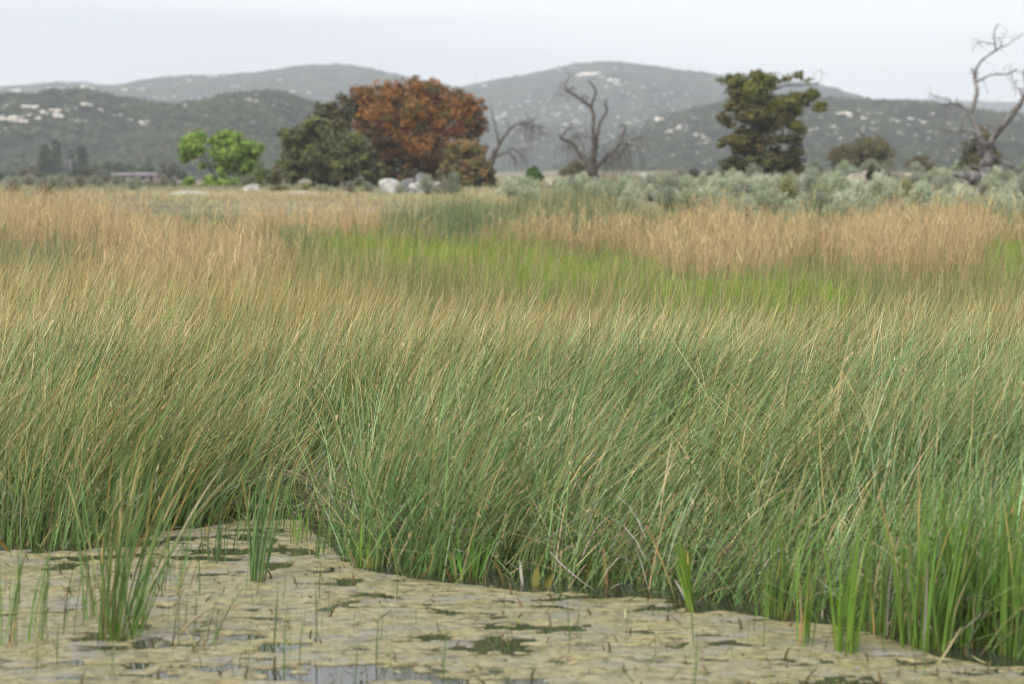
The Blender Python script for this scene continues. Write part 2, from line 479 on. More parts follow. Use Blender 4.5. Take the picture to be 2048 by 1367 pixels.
# hills
def hill_mat(name, dark, mid, olive):
    m, t, o = new_mat(name)
    l = t.links.new
    tcn = N(t, 'ShaderNodeTexCoord')
    def nn(scale, det, r=0.65):
        n = N(t, 'ShaderNodeTexNoise'); n.inputs['Scale'].default_value = scale; n.inputs['Detail'].default_value = det; n.inputs['Roughness'].default_value = r
        l(tcn.outputs['Object'], n.inputs['Vector']); return n.outputs['Fac']
    r1 = N(t, 'ShaderNodeValToRGB')
    r1.color_ramp.elements[0].position, r1.color_ramp.elements[0].color = 0.43, (*dark, 1)
    r1.color_ramp.elements[1].position, r1.color_ramp.elements[1].color = 0.58, (*mid, 1)
    l(nn(0.085, 9, 0.8), r1.inputs['Fac'])
    r2 = N(t, 'ShaderNodeValToRGB')
    r2.color_ramp.elements[0].position, r2.color_ramp.elements[0].color = 0.45, (0, 0, 0, 1)
    r2.color_ramp.elements[1].position, r2.color_ramp.elements[1].color = 0.72, (1, 1, 1, 1)
    l(nn(0.022, 6), r2.inputs['Fac'])
    oc = N(t, 'ShaderNodeRGB'); oc.outputs[0].default_value = (*olive, 1)
    mx_ = N(t, 'ShaderNodeMix', data_type='RGBA')
    l(r2.outputs[0], mx_.inputs['Factor']); l(r1.outputs[0], mx_.inputs['A']); l(oc.outputs[0], mx_.inputs['B'])
    r3 = N(t, 'ShaderNodeValToRGB')                        # bare granite gravel between the bushes
    r3.color_ramp.elements[0].position, r3.color_ramp.elements[0].color = 0.655, (0, 0, 0, 1)
    r3.color_ramp.elements[1].position, r3.color_ramp.elements[1].color = 0.74, (0.8, 0.8, 0.8, 1)
    l(nn(0.09, 7, 0.7), r3.inputs['Fac'])
    gc = N(t, 'ShaderNodeRGB'); gc.outputs[0].default_value = (0.30, 0.27, 0.23, 1)
    m2 = N(t, 'ShaderNodeMix', data_type='RGBA')
    l(r3.outputs[0], m2.inputs['Factor']); l(mx_.outputs['Result'], m2.inputs['A']); l(gc.outputs[0], m2.inputs['B'])
    p = N(t, 'ShaderNodeBsdfPrincipled'); p.inputs['Roughness'].default_value = 0.95; p.inputs['Specular IOR Level'].default_value = 0.1
    b = N(t, 'ShaderNodeBump'); b.inputs['Strength'].default_value = 1.0; b.inputs['Distance'].default_value = 2.5
    l(nn(0.3, 6, 0.7), b.inputs['Height']); l(b.outputs[0], p.inputs['Normal'])
    l(m2.outputs['Result'], p.inputs['Base Color']); l(p.outputs[0], o.inputs['Surface'])
    return m
M_HILL = hill_mat("hill_chaparral", (0.010, 0.015, 0.010), (0.062, 0.068, 0.048), (0.066, 0.078, 0.032))

def ridge_hill(Yr, Yf, prof, seed, zb, amp):
    """A hill whose crest runs along Y = Yr with the given crest profile, sloping down to Y = Yf in front."""
    Xr = np.array([(px - 1024) / F * Yr for px, _ in prof])
    Zr = np.array([CAMZ + (HOR - py) * Yr / F for _, py in prof])
    n = int((Xr[-1] - Xr[0]) / (Yr / 330))
    n = min(n, 300)
    x = np.linspace(Xr[0], Xr[-1], n)
    yv = np.concatenate([np.linspace(Yf, Yr, 90), np.linspace(Yr, Yr + 0.55 * (Yr - Yf), 10)[1:]])
    X, Y = np.meshgrid(x, yv)
    T = (Y - Yf) / (Yr - Yf)
    crest = np.interp(X, Xr, Zr)
    k = 6; ker = np.ones(k) / k
    cl = np.convolve(np.pad(np.interp(x, Xr, Zr), (k, k), 'edge'), ker, 'same')[k:-k]
    crest = np.broadcast_to(cl, X.shape)
    big = fbm(X / 160 + seed, Y / 160, 4, seed)
    prof_t = np.where(T <= 1, smooth(-0.25, 1.05, T) * 0.55 + 0.45 * np.clip(T, 0, 1) ** 1.25, 1 - 0.9 * (T - 1))
    p0 = float(smooth(-0.25, 1.05, np.array(0.0))) * 0.55
    p1 = float(smooth(-0.25, 1.05, np.array(1.0))) * 0.55 + 0.45
    prof_t = np.where(T <= 1, (prof_t - p0) / (p1 - p0), prof_t)
    Z = zb + (crest - zb) * prof_t
    mid = np.clip(1 - np.abs(T - 0.5) * 2, 0, 1)
    Z = Z + (big - 0.5) * amp * mid
    Z = Z + (fbm(X / 9, Y / 9, 3, seed + 3) - 0.5) * 4.0 * smooth(0.02, 0.2, T) - np.abs(fbm(X / 55 + 0.3 * Y / 55, Y / 130, 3, seed + 8) - 0.5) * 2 * amp * 0.9 * mid
    o_ = grid_obj("hill", X, Y, Z, M_HILL)
    tag(o_, kind='structure')
    return o_

H = {}
H['near_left'] = ridge_hill(820, 500, [(-900, 240), (-500, 215), (-200, 200), (0, 190), (60, 186), (130, 183), (200, 188), (260, 199), (310, 207), (370, 209), (420, 198), (470, 188), (530, 182), (580, 188), (620, 206), (680, 240), (760, 285), (840, 325), (920, 350)], 3, -4, 10)
H['far_left'] = ridge_hill(2350, 1300, [(-1000, 190), (-300, 185), (0, 177), (60, 170), (110, 168), (150, 160), (180, 170), (215, 174), (260, 168), (320, 155), (400, 150), (470, 150), (540, 142), (600, 133), (660, 128), (720, 135), (780, 148), (850, 165), (930, 180), (1050, 215), (1150, 260), (1300, 330), (1400, 350)], 11, -4, 26)
H['central'] = ridge_hill(2500, 1000, [(420, 345), (620, 280), (780, 212), (860, 190), (930, 172), (1000, 158), (1060, 148), (1100, 139), (1150, 126), (1190, 123), (1250, 127), (1320, 137), (1400, 147), (1450, 154), (1550, 164), (1650, 194), (1720, 215), (1900, 260), (2200, 340)], 19, -4, 40)
H['right'] = ridge_hill(1000, 440, [(1020, 360), (1100, 335), (1180, 298), (1250, 262), (1330, 232), (1400, 210), (1450, 200), (1520, 195), (1600, 195), (1680, 201), (1740, 199), (1790, 201), (1850, 209), (1920, 221), (1990, 231), (2048, 239), (2300, 260), (2700, 250), (3300, 290)], 27, -4, 12)
H['far_right'] = ridge_hill(3300, 2000, [(1500, 330), (1640, 240), (1750, 210), (1830, 197), (1900, 203), (1980, 204), (2048, 207), (2300, 190), (2800, 210), (3200, 230)], 35, -4, 30)

# granite outcrops on the hills
def lumpy(name, mat, seed, n_rocks=5, spread=1.0, sub=2, flat=0.75):
    import bmesh
    r = random.Random(seed)
    bm = bmesh.new()
    for i in range(n_rocks):
        c = Vector((r.uniform(-1, 1) * spread, r.uniform(-1, 1) * spread * 0.6, r.uniform(-0.1, 0.35) * spread * 0.6)) if i else Vector((0, 0, 0))
        rad = r.uniform(0.4, 0.75) if i else 0.9
        ret = bmesh.ops.create_icosphere(bm, subdivisions=sub, radius=rad)
        s = Vector((r.uniform(0.8, 1.5), r.uniform(0.8, 1.3), r.uniform(0.6, 0.95) * flat / 0.75))
        for v in ret['verts']:
            d = v.co.normalized()
            k = 1 + 0.22 * math.sin(d.x * 3.1 + seed + i) * math.cos(d.y * 2.7 + i) + 0.12 * math.sin(d.z * 5 + d.x * 4 + seed)
            v.co = Vector((v.co.x * s.x * k, v.co.y * s.y * k, v.co.z * s.z * k)) + c
    me = bpy.data.meshes.new(name)
    bm.to_mesh(me); bm.free()
    me.polygons.foreach_set('use_smooth', [True] * len(me.polygons))
    me.materials.append(mat)
    return me
OUT = [lumpy("outcrop", M_FARROCK, 40 + i, 4 + i % 4, 1.2, 1) for i in range(6)]
spots = {
 'near_left': [(15, 240, 20), (40, 240, 14), (58, 217, 14), (65, 231, 14), (100, 229, 17), (122, 234, 14), (145, 240, 9), (175, 212, 14), (155, 218, 6), (128, 220, 6), (158, 243, 4), (172, 243, 5), (285, 246, 10), (262, 239, 7), (240, 231, 5), (495, 197, 7), (513, 203, 5), (552, 202, 9), (14, 211, 5), (75, 212, 4), (10, 258, 4), (200, 219, 5), (545, 212, 4), (5, 232, 10)],
 'far_left': [(30, 183, 13), (98, 177, 5), (73, 186, 5), (165, 175, 10), (185, 178, 5), (205, 187, 4), (250, 180, 5), (290, 178, 8), (310, 195, 4), (355, 167, 6), (380, 162, 5), (350, 193, 5), (378, 196, 6), (403, 197, 5), (425, 155, 10), (445, 153, 6), (470, 173, 6), (485, 178, 6), (585, 181, 8), (130, 167, 6), (150, 162, 4), (560, 160, 4), (690, 150, 4)],
 'central': [(1180, 151, 22), (1200, 158, 10), (1230, 160, 12), (1242, 168, 11), (1215, 175, 7), (1060, 190, 4), (1250, 184, 7), (1285, 175, 4), (1308, 169, 3), (1120, 142, 5), (1145, 138, 6), (1230, 135, 4), (970, 172, 5), (1080, 205, 5), (1055, 205, 8), (1040, 212, 5), (1133, 212, 6), (1090, 222, 7), (1117, 228, 6), (1102, 233, 7), (1010, 232, 7), (985, 240, 12), (1000, 245, 8), (1045, 275, 4), (1075, 287, 4), (1062, 290, 4), (1085, 278, 4), (1165, 215, 5), (1150, 240, 5), (1130, 250, 6), (1165, 262, 7), (990, 212, 7), (1020, 218, 6), (1260, 245, 9), (1220, 255, 9), (1245, 258, 6), (1215, 268, 6), (1175, 310, 7), (1200, 310, 6), (1225, 275, 5), (1210, 285, 5), (1250, 305, 4)],
 'right': [(1415, 201, 13), (1432, 198, 9), (1388, 214, 10), (1365, 222, 5), (1325, 237, 14), (1310, 243, 9), (1340, 247, 7), (1290, 249, 8), (1350, 262, 12), (1338, 264, 8), (1367, 250, 8), (1390, 236, 7), (1400, 257, 6), (1400, 271, 8), (1412, 273, 7), (1418, 281, 7), (1405, 286, 8), (1395, 270, 5), (1347, 311, 4), (1395, 306, 4), (1420, 320, 3), (1408, 326, 3), (1280, 270, 6), (1265, 262, 7), (1260, 285, 5), (1360, 352, 5), (1690, 229, 13), (1700, 233, 9), (1720, 222, 12), (1722, 236, 9), (1732, 228, 6), (1760, 227, 4), (1785, 240, 7), (1795, 243, 5), (1822, 238, 5), (1845, 245, 7), (1852, 247, 6), (1745, 246, 7), (1728, 256, 5), (1750, 259, 7), (1630, 258, 7), (1668, 253, 5), (1830, 272, 7), (1860, 264, 5), (1840, 307, 6), (1680, 277, 5), (1620, 262, 4), (1795, 265, 3), (1815, 250, 3), (1880, 240, 3)],
}
hill_words = {'near_left': 'the dark near hill on the left', 'far_left': 'the hazy far ridge on the left', 'central': 'the tall hazy central hill', 'right': 'the low dark hill behind the olive oak'}
rb = random.Random(5)
placed = []
for key, lst in spots.items():
    ho = H[key]
    bv = BVHTree.FromPolygons([v.co for v in ho.data.vertices], [tuple(pp.vertices) for pp in ho.data.polygons])
    prof_extra = []
    n_extra = {'near_left': 60, 'far_left': 130, 'central': 330, 'right': 240}[key]
    xr = {'near_left': (0, 600), 'far_left': (0, 760), 'central': (960, 1460), 'right': (1180, 2040)}[key]
    for _ in range(n_extra):
        prof_extra.append((rb.uniform(*xr), {'near_left': 212, 'far_left': 172, 'central': 245, 'right': 250}[key] + rb.gauss(0, 32), rb.uniform(1.2, 2.6) if rb.random() < 0.8 else rb.uniform(2.6, 4.2)))
    for (px, py, rp) in lst + prof_extra:
        hit = bv.ray_cast(Vector((0, 0, CAMZ)), Vector(ray(px, py)).normalized())
        if hit[0] is None:
            continue
        big_r = rp * hit[0].y / F
        kk = 1 if rp < 6 else max(2, int(rp / 3.2))       # a big pale patch is a cluster of separate outcrops
        for j in range(kk):
            q = hit[0] + Vector((rb.uniform(-1, 1) * big_r, 0, 0)) * (kk > 1)
            rr_ = big_r / (1 if kk == 1 else rb.uniform(1.5, 2.8))
            if kk > 1:
                hh = bv.ray_cast(Vector((q.x, q.y + rb.uniform(-1.2, 1.2) * big_r, 500)), Vector((0, 0, -1)))
                if hh[0] is None: continue
                q = hh[0]
            q_rot = rb.choice((0, math.pi)) + rb.uniform(-0.4, 0.4)
            placed.append((rr_ / q.y, key, rb.choice(OUT), q.copy(), q_rot, (rr_ * 0.80, rr_ * 0.7, rr_ * rb.uniform(0.6, 0.9))))
placed.sort(key=lambda e: -e[0])
for (_, key, me, q, rot, sc_) in placed[:285]:
    oo = link("granite_outcrop", me, loc=q)
    oo.rotation_euler = (0, 0, rot)
    oo.scale = sc_
    tag(oo, "pale granite outcrop among the scrub on " + hill_words[key], "rock", "granite outcrops on " + hill_words[key])
Vr, Fr = [], []
for (_, key, me, q, rot, sc_) in placed[285:]:           # the many smallest, a pixel or two each
    M_ = Matrix.Translation(q) @ Matrix.Rotation(rot, 4, 'Z') @ Matrix.Diagonal((*sc_, 1))
    n0 = len(Vr)
    Vr += [tuple(M_ @ v.co) for v in me.vertices]
    Fr += [tuple(n0 + i for i in pp.vertices) for pp in me.polygons]
me = bpy.data.meshes.new("small_outcrops"); me.from_pydata(Vr, [], Fr); me.materials.append(M_FARROCK)
tag(link("small_outcrops", me), "tiny pale rocks scattered over the far hillsides", kind='stuff')

# scrub bushes over the hillsides: too many and too far to count
def scrub_mesh(hill_keys, n_each):
    Vs, Cs = [], []
    unit = np.array([(1, 0.1, 0), (-0.1, 1, 0), (-1, -0.1, 0), (0.1, -1, 0), (0.1, 0.05, 1)])
    tri = np.array([(0, 1, 4), (1, 2, 4), (2, 3, 4), (3, 0, 4)])
    for key, n in zip(hill_keys, n_each):
        me_ = H[key].data
        co = np.zeros(len(me_.vertices) * 3, np.float32); me_.vertices.foreach_get('co', co); co = co.reshape(-1, 3)
        q = np.zeros(len(me_.polygons) * 4, np.int32); me_.loops.foreach_get('vertex_index', q); q = q.reshape(-1, 4)
        cen = co[q].mean(1)
        px_ = cen[:, 0] / cen[:, 1] * F + 1024
        ok = (px_ > -300) & (px_ < 2350) & (fbm(cen[:, 0] / 28, cen[:, 1] / 45, 3, 63) + RNG.normal(0, 0.09, len(cen)) > 0.47)
        q = q[ok]
        big_o = [e for e in placed if e[1] == key][:160]
        oc = np.array([(e[3].x, e[3].y - 1.0 * e[5][0], e[5][0]) for e in big_o])
        qc = co[q].mean(1)
        d_ = ((qc[:, None, 0] - oc[None, :, 0]) / (1.25 * oc[None, :, 2] + 1.5)) ** 2 + ((qc[:, None, 1] - oc[None, :, 1]) / (2.4 * oc[None, :, 2] + 3)) ** 2 if len(oc) else np.full((len(q), 1), 9.0)
        q = q[d_.min(1) > 1]
        pick = q[RNG.integers(0, len(q), n)]
        a, b_ = RNG.random((n, 1)), RNG.random((n, 1))
        P = (co[pick[:, 0]] * (1 - a) + co[pick[:, 1]] * a) * (1 - b_) + (co[pick[:, 3]] * (1 - a) + co[pick[:, 2]] * a) * b_
        sz = RNG.uniform(0.5, 1.5, (n, 1)) ** 1.0
        an = RNG.uniform(0, 6.28, n); c_, s_ = np.cos(an), np.sin(an)
        U = np.repeat(unit[None], n, 0) * np.exp(RNG.normal(0, 0.2, (n, 5, 1)))
        V = np.stack([U[..., 0] * c_[:, None] - U[..., 1] * s_[:, None], U[..., 0] * s_[:, None] + U[..., 1] * c_[:, None], U[..., 2] * 0.75], -1) * sz[:, None, :] + P[:, None, :]
        col = np.array([(0.022, 0.030, 0.016), (0.040, 0.050, 0.022), (0.062, 0.068, 0.030), (0.085, 0.080, 0.050)])[RNG.choice(4, n, p=(.4, .3, .2, .1))]
        Vs.append(V.reshape(-1, 3)); Cs.append(np.repeat(col, 5, 0))
    V, C = np.concatenate(Vs), np.concatenate(Cs)
    nb = len(V) // 5
    Fl = (tri.ravel()[None] + (np.arange(nb) * 5)[:, None]).ravel()
    me_ = mesh_np("hill_scrub", V, Fl, np.arange(nb * 4) * 3, M_SCRUB, C)
    tag(link("hill_scrub", me_), "dark low scrub covering the granite hills", kind='stuff')
scrub_mesh(['near_left', 'far_left', 'central', 'right', 'far_right'], [14000, 9000, 14000, 13000, 2000])

# ------------------------------------------------------------------ haze
mh, t, o = new_mat("haze_air")
pv = N(t, 'ShaderNodeVolumePrincipled')
pv.inputs['Color'].default_value = (0.885, 0.935, 1.0, 1)
pv.inputs['Density'].default_value = 0.00028
t.links.new(pv.outputs[0], o.inputs['Volume'])
hb = (-3450, 3450, -60, 5400, -9, 165)
hv = [(x, y, z) for x in hb[:2] for y in hb[2:4] for z in hb[4:]]
me = bpy.data.meshes.new("haze")
me.from_pydata(hv, [], [(0, 1, 3, 2), (4, 6, 7, 5), (0, 4, 5, 1), (2, 3, 7, 6), (0, 2, 6, 4), (1, 5, 7, 3)])
me.materials.append(mh)
tag(link("haze", me), kind='stuff')

# ------------------------------------------------------------------ trees
def leaf_cards(P, nrm, size, col, elong=0.6):
    n = len(P)
    r = RNG.normal(0, 1, (n, 3))
    nn = nrm + 0.7 * r
    nn /= np.linalg.norm(nn, axis=1, keepdims=True) + 1e-9
    u = np.cross(nn, RNG.normal(0, 1, (n, 3))); u /= np.linalg.norm(u, axis=1, keepdims=True) + 1e-9
    v = np.cross(nn, u)
    s = size[:, None]
    V = np.stack([P - u * s * 0.5, P + v * s * elong * 0.5 - u * s * 0.05, P + u * s * 0.5, P - v * s * elong * 0.5 - u * s * 0.05], 1)
    C = np.repeat(col[:, None, :], 4, 1)
    return V.reshape(-1, 3), C.reshape(-1, 3), np.arange(4 * n), np.arange(n) * 4

def crown_points(lobes, n_leaf, sub_frac=0.30, shell=(0.62, 1.0), depth=1.0):
    """lobes: list of (centre Vector, rx, rz, weight, kind) -> points, outward normals, kind index, sub-clump id"""
    area = np.array([l_[1] * l_[2] * l_[3] for l_ in lobes]); area /= area.sum()
    Ps, Ns, Ks, Is = [], [], [], []
    sid = 0
    for (c, rx, rz, wgt, kd), a in zip(lobes, area):
        nl = int(n_leaf * a)
        ns = max(6, int(22 + 20 * rx * rz))
        d = RNG.normal(0, 1, (ns, 3)); d /= np.linalg.norm(d, axis=1, keepdims=True)
        rad = RNG.uniform(*shell, (ns, 1))
        sc = np.array([c.x, c.y, c.z]) + d * rad * np.array([rx, rx * depth, rz])
        pick = RNG.integers(0, ns, nl)
        g_ = RNG.normal(0, 1, (nl, 3)); g_ /= np.linalg.norm(g_, axis=1, keepdims=True)
        g_ *= RNG.uniform(0.25, 1, (nl, 1)) ** 0.6
        sr = sub_frac * min(rx, rz * 1.3) * RNG.uniform(0.75, 1.3, ns)[pick][:, None]
        P = sc[pick] + g_ * sr * np.array([1.15, 1.15, 0.8])
        Ps.append(P); Ns.append(g_ + 0.5 * d[pick] + np.array([0, 0, 0.5])); Ks.append(np.full(nl, kd)); Is.append(pick + sid)
        sid += ns
    return np.concatenate(Ps), np.concatenate(Ns), np.concatenate(Ks), np.concatenate(Is)

def build_tree(name, label, cat, Y, base_px, lobes_px, conv, pals, n_leaf, leaf, limb_n=7, trunk_r=0.3, group=None, twist=0.5, backs=0.7,
               sub=0.30, limbs=None, fork=0.3, bark=None, shell=(0.62, 1.0)):
    """lobes_px: (px, py, rx, ry, kind) in the pixels of conv(); built at its own distance with full depth."""
    bx = (base_px - 1024) / F * Y
    base = Vector((bx, Y, gzf(bx, Y)))
    root = thing(name, base, label, cat, group)
    r = random.Random(len(name) + int(base_px))
    lobes = []
    for lp in lobes_px:
        px, py, rx, ry = conv(*lp[:4]); kd = lp[4] if len(lp) > 4 else 0
        wgt = lp[5] if len(lp) > 5 else 1.0
        RX, RZ = rx / F * Y, ry / F * Y
        c = at(px, py, Y + r.uniform(-1, 1) * RX * twist)
        lobes.append((c - base, RX, RZ, wgt, kd))
        if backs:
            lobes.append((c - base + Vector((r.uniform(-.3, .3) * RX, RX * r.uniform(0.5, 1.3), -0.1 * RZ)), RX * 0.9, RZ * 0.85, wgt * backs, kd))
    P, Nn, K, I = crown_points(lobes, n_leaf, sub, shell)
    colr = np.zeros((len(P), 3))
    sub_r = RNG.random(I.max() + 1)
    for kd, pal in enumerate(pals):
        mk = K == kd
        if not mk.any(): continue
        cum = np.cumsum([w_ for w_, _ in pal]); cum = cum / cum[-1]
        rr = np.clip(sub_r[I[mk]] + RNG.normal(0, 0.12, mk.sum()), 0, 0.9999)
        idx = np.searchsorted(cum, rr)
        colr[mk] = np.array([c_ for _, c_ in pal])[idx]
    tone = np.exp(RNG.normal(0, 0.09, I.max() + 1))[I]
    colr = colr * tone[:, None] * np.exp(RNG.normal(0, 0.16, (len(P), 1))) * np.exp(RNG.normal(0, 0.05, (len(P), 3)))
    low = P[:, 2] > 0.02
    P, Nn, colr = P[low], Nn[low], colr[low]
    V, C, Fl, St = leaf_cards(P, Nn, leaf * RNG.uniform(0.6, 1.3, len(P)), colr)
    link("crown", mesh_np("crown", V, Fl, St, M_LEAF, C), root)
    bk = bark or M_BARK
    if limbs is None:
        zt = max(l_[0].z for l_ in lobes)
        f = Vector((r.uniform(-.1, .1), 0, zt * fork))
        tr = resample([(Vector((0, 0, -0.2)), trunk_r * 1.25), (f * 0.4 + Vector((0.05, 0, 0)), trunk_r), (f, trunk_r * 0.85)], 4, 0.1)
        link("trunk", tube_mesh("trunk", [tr], bk, 9), root)
        ch = sorted(lobes, key=lambda q: -q[1] * q[2])[:limb_n]
        for (c, rx, rz, _, _) in ch:
            m1 = f.lerp(c, 0.5) + Vector((r.uniform(-.3, .3), r.uniform(-.3, .3), r.uniform(-.1, .4)))
            path = resample([(f - Vector((0, 0, 0.15)), trunk_r * 0.6), (m1, trunk_r * 0.36), (c + Vector((0, 0, rz * 0.4)), trunk_r * 0.1)], 4, 0.25)
            link("limb", tube_mesh("limb", [path], bk, 6), root)
    else:
        for i, (nm, pl) in enumerate(limbs):
            pts = []
            for (zx, zy, wd) in pl:
                px, py, wx_, _ = conv(zx, zy, wd, wd)
                pts.append((at(px, py, Y + r.uniform(-.25, .25)) - base, wx_ / F * Y / 2))
            link(nm, tube_mesh(nm, [resample(pts, 4, 0.2)], bk, 7), root)
    return root

def cv(ox, oy, k):
    return lambda x, y, rx, ry: (ox + x * k, oy + y * k, rx * k, ry * k)
c_oak, c_green, c_tall = cv(500, 100, 0.27357), cv(0, 100, 0.27357), cv(1400, 130, 0.17555)
full = lambda x, y, rx, ry: (x, y, rx, ry)

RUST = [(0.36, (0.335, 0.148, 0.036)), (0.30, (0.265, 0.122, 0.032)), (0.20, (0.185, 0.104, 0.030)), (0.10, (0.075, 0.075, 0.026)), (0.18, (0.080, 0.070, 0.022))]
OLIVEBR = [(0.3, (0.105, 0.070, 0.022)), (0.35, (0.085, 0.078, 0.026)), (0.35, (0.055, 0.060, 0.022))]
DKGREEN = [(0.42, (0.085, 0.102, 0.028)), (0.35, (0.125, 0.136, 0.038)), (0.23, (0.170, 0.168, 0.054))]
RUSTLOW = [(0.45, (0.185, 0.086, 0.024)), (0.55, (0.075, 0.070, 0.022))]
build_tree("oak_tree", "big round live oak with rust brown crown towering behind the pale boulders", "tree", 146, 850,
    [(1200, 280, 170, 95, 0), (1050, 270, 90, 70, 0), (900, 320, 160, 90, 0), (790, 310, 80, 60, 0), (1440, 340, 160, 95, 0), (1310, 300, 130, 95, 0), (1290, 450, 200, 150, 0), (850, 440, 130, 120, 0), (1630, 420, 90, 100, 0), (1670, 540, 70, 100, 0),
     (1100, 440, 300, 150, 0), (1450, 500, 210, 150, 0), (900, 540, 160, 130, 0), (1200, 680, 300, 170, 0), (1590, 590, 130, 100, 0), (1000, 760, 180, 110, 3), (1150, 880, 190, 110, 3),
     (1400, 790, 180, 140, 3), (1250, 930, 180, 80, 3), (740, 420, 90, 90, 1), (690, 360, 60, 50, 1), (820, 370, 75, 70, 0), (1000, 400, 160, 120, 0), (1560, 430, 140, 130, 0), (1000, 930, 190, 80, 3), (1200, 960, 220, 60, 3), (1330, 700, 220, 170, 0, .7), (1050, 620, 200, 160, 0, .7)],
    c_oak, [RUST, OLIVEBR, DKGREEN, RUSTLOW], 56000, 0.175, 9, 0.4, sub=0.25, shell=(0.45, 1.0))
build_tree("oak_tree", "dark green live oak with low spreading crown joined to the left of the rust oak", "tree", 141, 665,
    [(560, 440, 105, 85, 1), (670, 480, 100, 120, 1), (480, 570, 120, 100, 0), (630, 540, 120, 110, 1), (300, 630, 95, 100, 0), (450, 620, 150, 110, 0), (600, 600, 140, 110, 0), (330, 800, 130, 150, 0), (600, 800, 230, 150, 0),
     (800, 770, 130, 120, 0), (900, 880, 100, 100, 0), (500, 910, 250, 90, 0), (790, 940, 190, 80, 0), (290, 900, 80, 90, 0), (430, 760, 190, 170, 0, .7), (640, 700, 200, 170, 0, .7)],
    c_oak, [DKGREEN, [(0.5, (0.070, 0.072, 0.024)), (0.5, (0.105, 0.094, 0.034))]], 44000, 0.17, 8, 0.35, sub=0.25, shell=(0.45, 1.0))
build_tree("oak_tree", "small bushy olive brown oak at the right foot of the rust oak", "tree", 138, 937,
    [(1540, 740, 120, 100, 0), (1660, 740, 100, 100, 0), (1500, 870, 120, 120, 0), (1640, 890, 140, 120, 0), (1740, 930, 65, 110, 0), (1460, 950, 80, 70, 0), (1600, 960, 150, 70, 0)],
    c_oak, [[(0.26, (0.260, 0.145, 0.045)), (0.42, (0.205, 0.155, 0.060)), (0.32, (0.115, 0.110, 0.045))]], 22000, 0.155, 6, 0.22, sub=0.25, shell=(0.45, 1.0))
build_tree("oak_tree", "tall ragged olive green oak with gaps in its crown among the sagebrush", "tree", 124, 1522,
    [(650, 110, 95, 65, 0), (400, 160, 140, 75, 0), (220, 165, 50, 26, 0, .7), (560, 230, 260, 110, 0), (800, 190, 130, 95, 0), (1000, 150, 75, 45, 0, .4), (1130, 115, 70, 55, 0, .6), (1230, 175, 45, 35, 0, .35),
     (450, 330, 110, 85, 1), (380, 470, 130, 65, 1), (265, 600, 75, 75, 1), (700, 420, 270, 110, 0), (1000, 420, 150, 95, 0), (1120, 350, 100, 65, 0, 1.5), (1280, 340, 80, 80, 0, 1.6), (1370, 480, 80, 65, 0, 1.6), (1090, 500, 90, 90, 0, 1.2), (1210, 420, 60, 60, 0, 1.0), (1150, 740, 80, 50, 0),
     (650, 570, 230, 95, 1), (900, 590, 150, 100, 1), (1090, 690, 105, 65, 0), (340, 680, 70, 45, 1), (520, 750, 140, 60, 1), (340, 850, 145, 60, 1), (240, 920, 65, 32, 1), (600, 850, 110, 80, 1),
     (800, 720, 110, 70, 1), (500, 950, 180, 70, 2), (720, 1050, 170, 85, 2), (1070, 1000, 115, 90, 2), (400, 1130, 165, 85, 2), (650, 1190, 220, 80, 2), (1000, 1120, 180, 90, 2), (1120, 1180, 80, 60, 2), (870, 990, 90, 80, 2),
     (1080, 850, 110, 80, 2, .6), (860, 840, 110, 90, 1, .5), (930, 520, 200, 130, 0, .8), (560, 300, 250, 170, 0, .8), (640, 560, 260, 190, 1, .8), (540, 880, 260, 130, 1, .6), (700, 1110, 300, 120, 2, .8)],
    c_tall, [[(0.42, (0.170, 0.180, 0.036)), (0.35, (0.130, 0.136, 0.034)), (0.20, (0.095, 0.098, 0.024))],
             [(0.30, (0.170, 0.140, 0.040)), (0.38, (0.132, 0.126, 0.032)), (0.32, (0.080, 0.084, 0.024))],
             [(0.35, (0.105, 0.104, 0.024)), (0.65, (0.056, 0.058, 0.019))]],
    54000, 0.145, twist=0.6, backs=0.5, sub=0.36, shell=(0.4, 1.0),
    limbs=[("trunk", [(640, 1290, 110), (650, 1150, 95), (700, 1000, 80), (720, 860, 70), (660, 720, 55), (600, 600, 46), (560, 420, 36), (520, 260, 24)]),
           ("limb", [(720, 900, 55), (860, 860, 52), (940, 800, 48), (930, 700, 36), (880, 560, 28), (820, 380, 20), (820, 230, 12)]),
           ("limb", [(950, 880, 40), (1010, 780, 28), (1080, 700, 16), (1160, 660, 10)]),
           ("limb", [(660, 720, 36), (520, 640, 24), (380, 620, 16), (260, 620, 9)]),
           ("limb", [(720, 900, 34), (560, 860, 24), (380, 860, 16), (230, 930, 8)]),
           ("limb", [(860, 540, 22), (1020, 440, 18), (1180, 380, 14), (1330, 440, 9)]),
           ("limb", [(820, 300, 18), (960, 240, 16), (1100, 235, 13), (1230, 225, 11), (1340, 215, 8), (1430, 245, 4)]),
           ("limb", [(1250, 222, 8), (1370, 190, 6), (1385, 110, 5), (1380, 40, 3)]),
           ("limb", [(1385, 105, 4), (1430, 95, 3), (1450, 85, 2)]), ("limb", [(1385, 80, 4), (1340, 60, 3), (1300, 130, 2)]), ("limb", [(1340, 215, 5), (1300, 150, 4), (1290, 90, 2)]),
           ("limb", [(560, 330, 20), (400, 240, 14), (260, 180, 8), (170, 165, 4)]),
           ("limb", [(420, 330, 10), (330, 290, 8), (260, 330, 4), (220, 380, 2)])])
LIME = [(0.42, (0.190, 0.305, 0.036)), (0.33, (0.250, 0.365, 0.055)), (0.25, (0.110, 0.180, 0.030))]
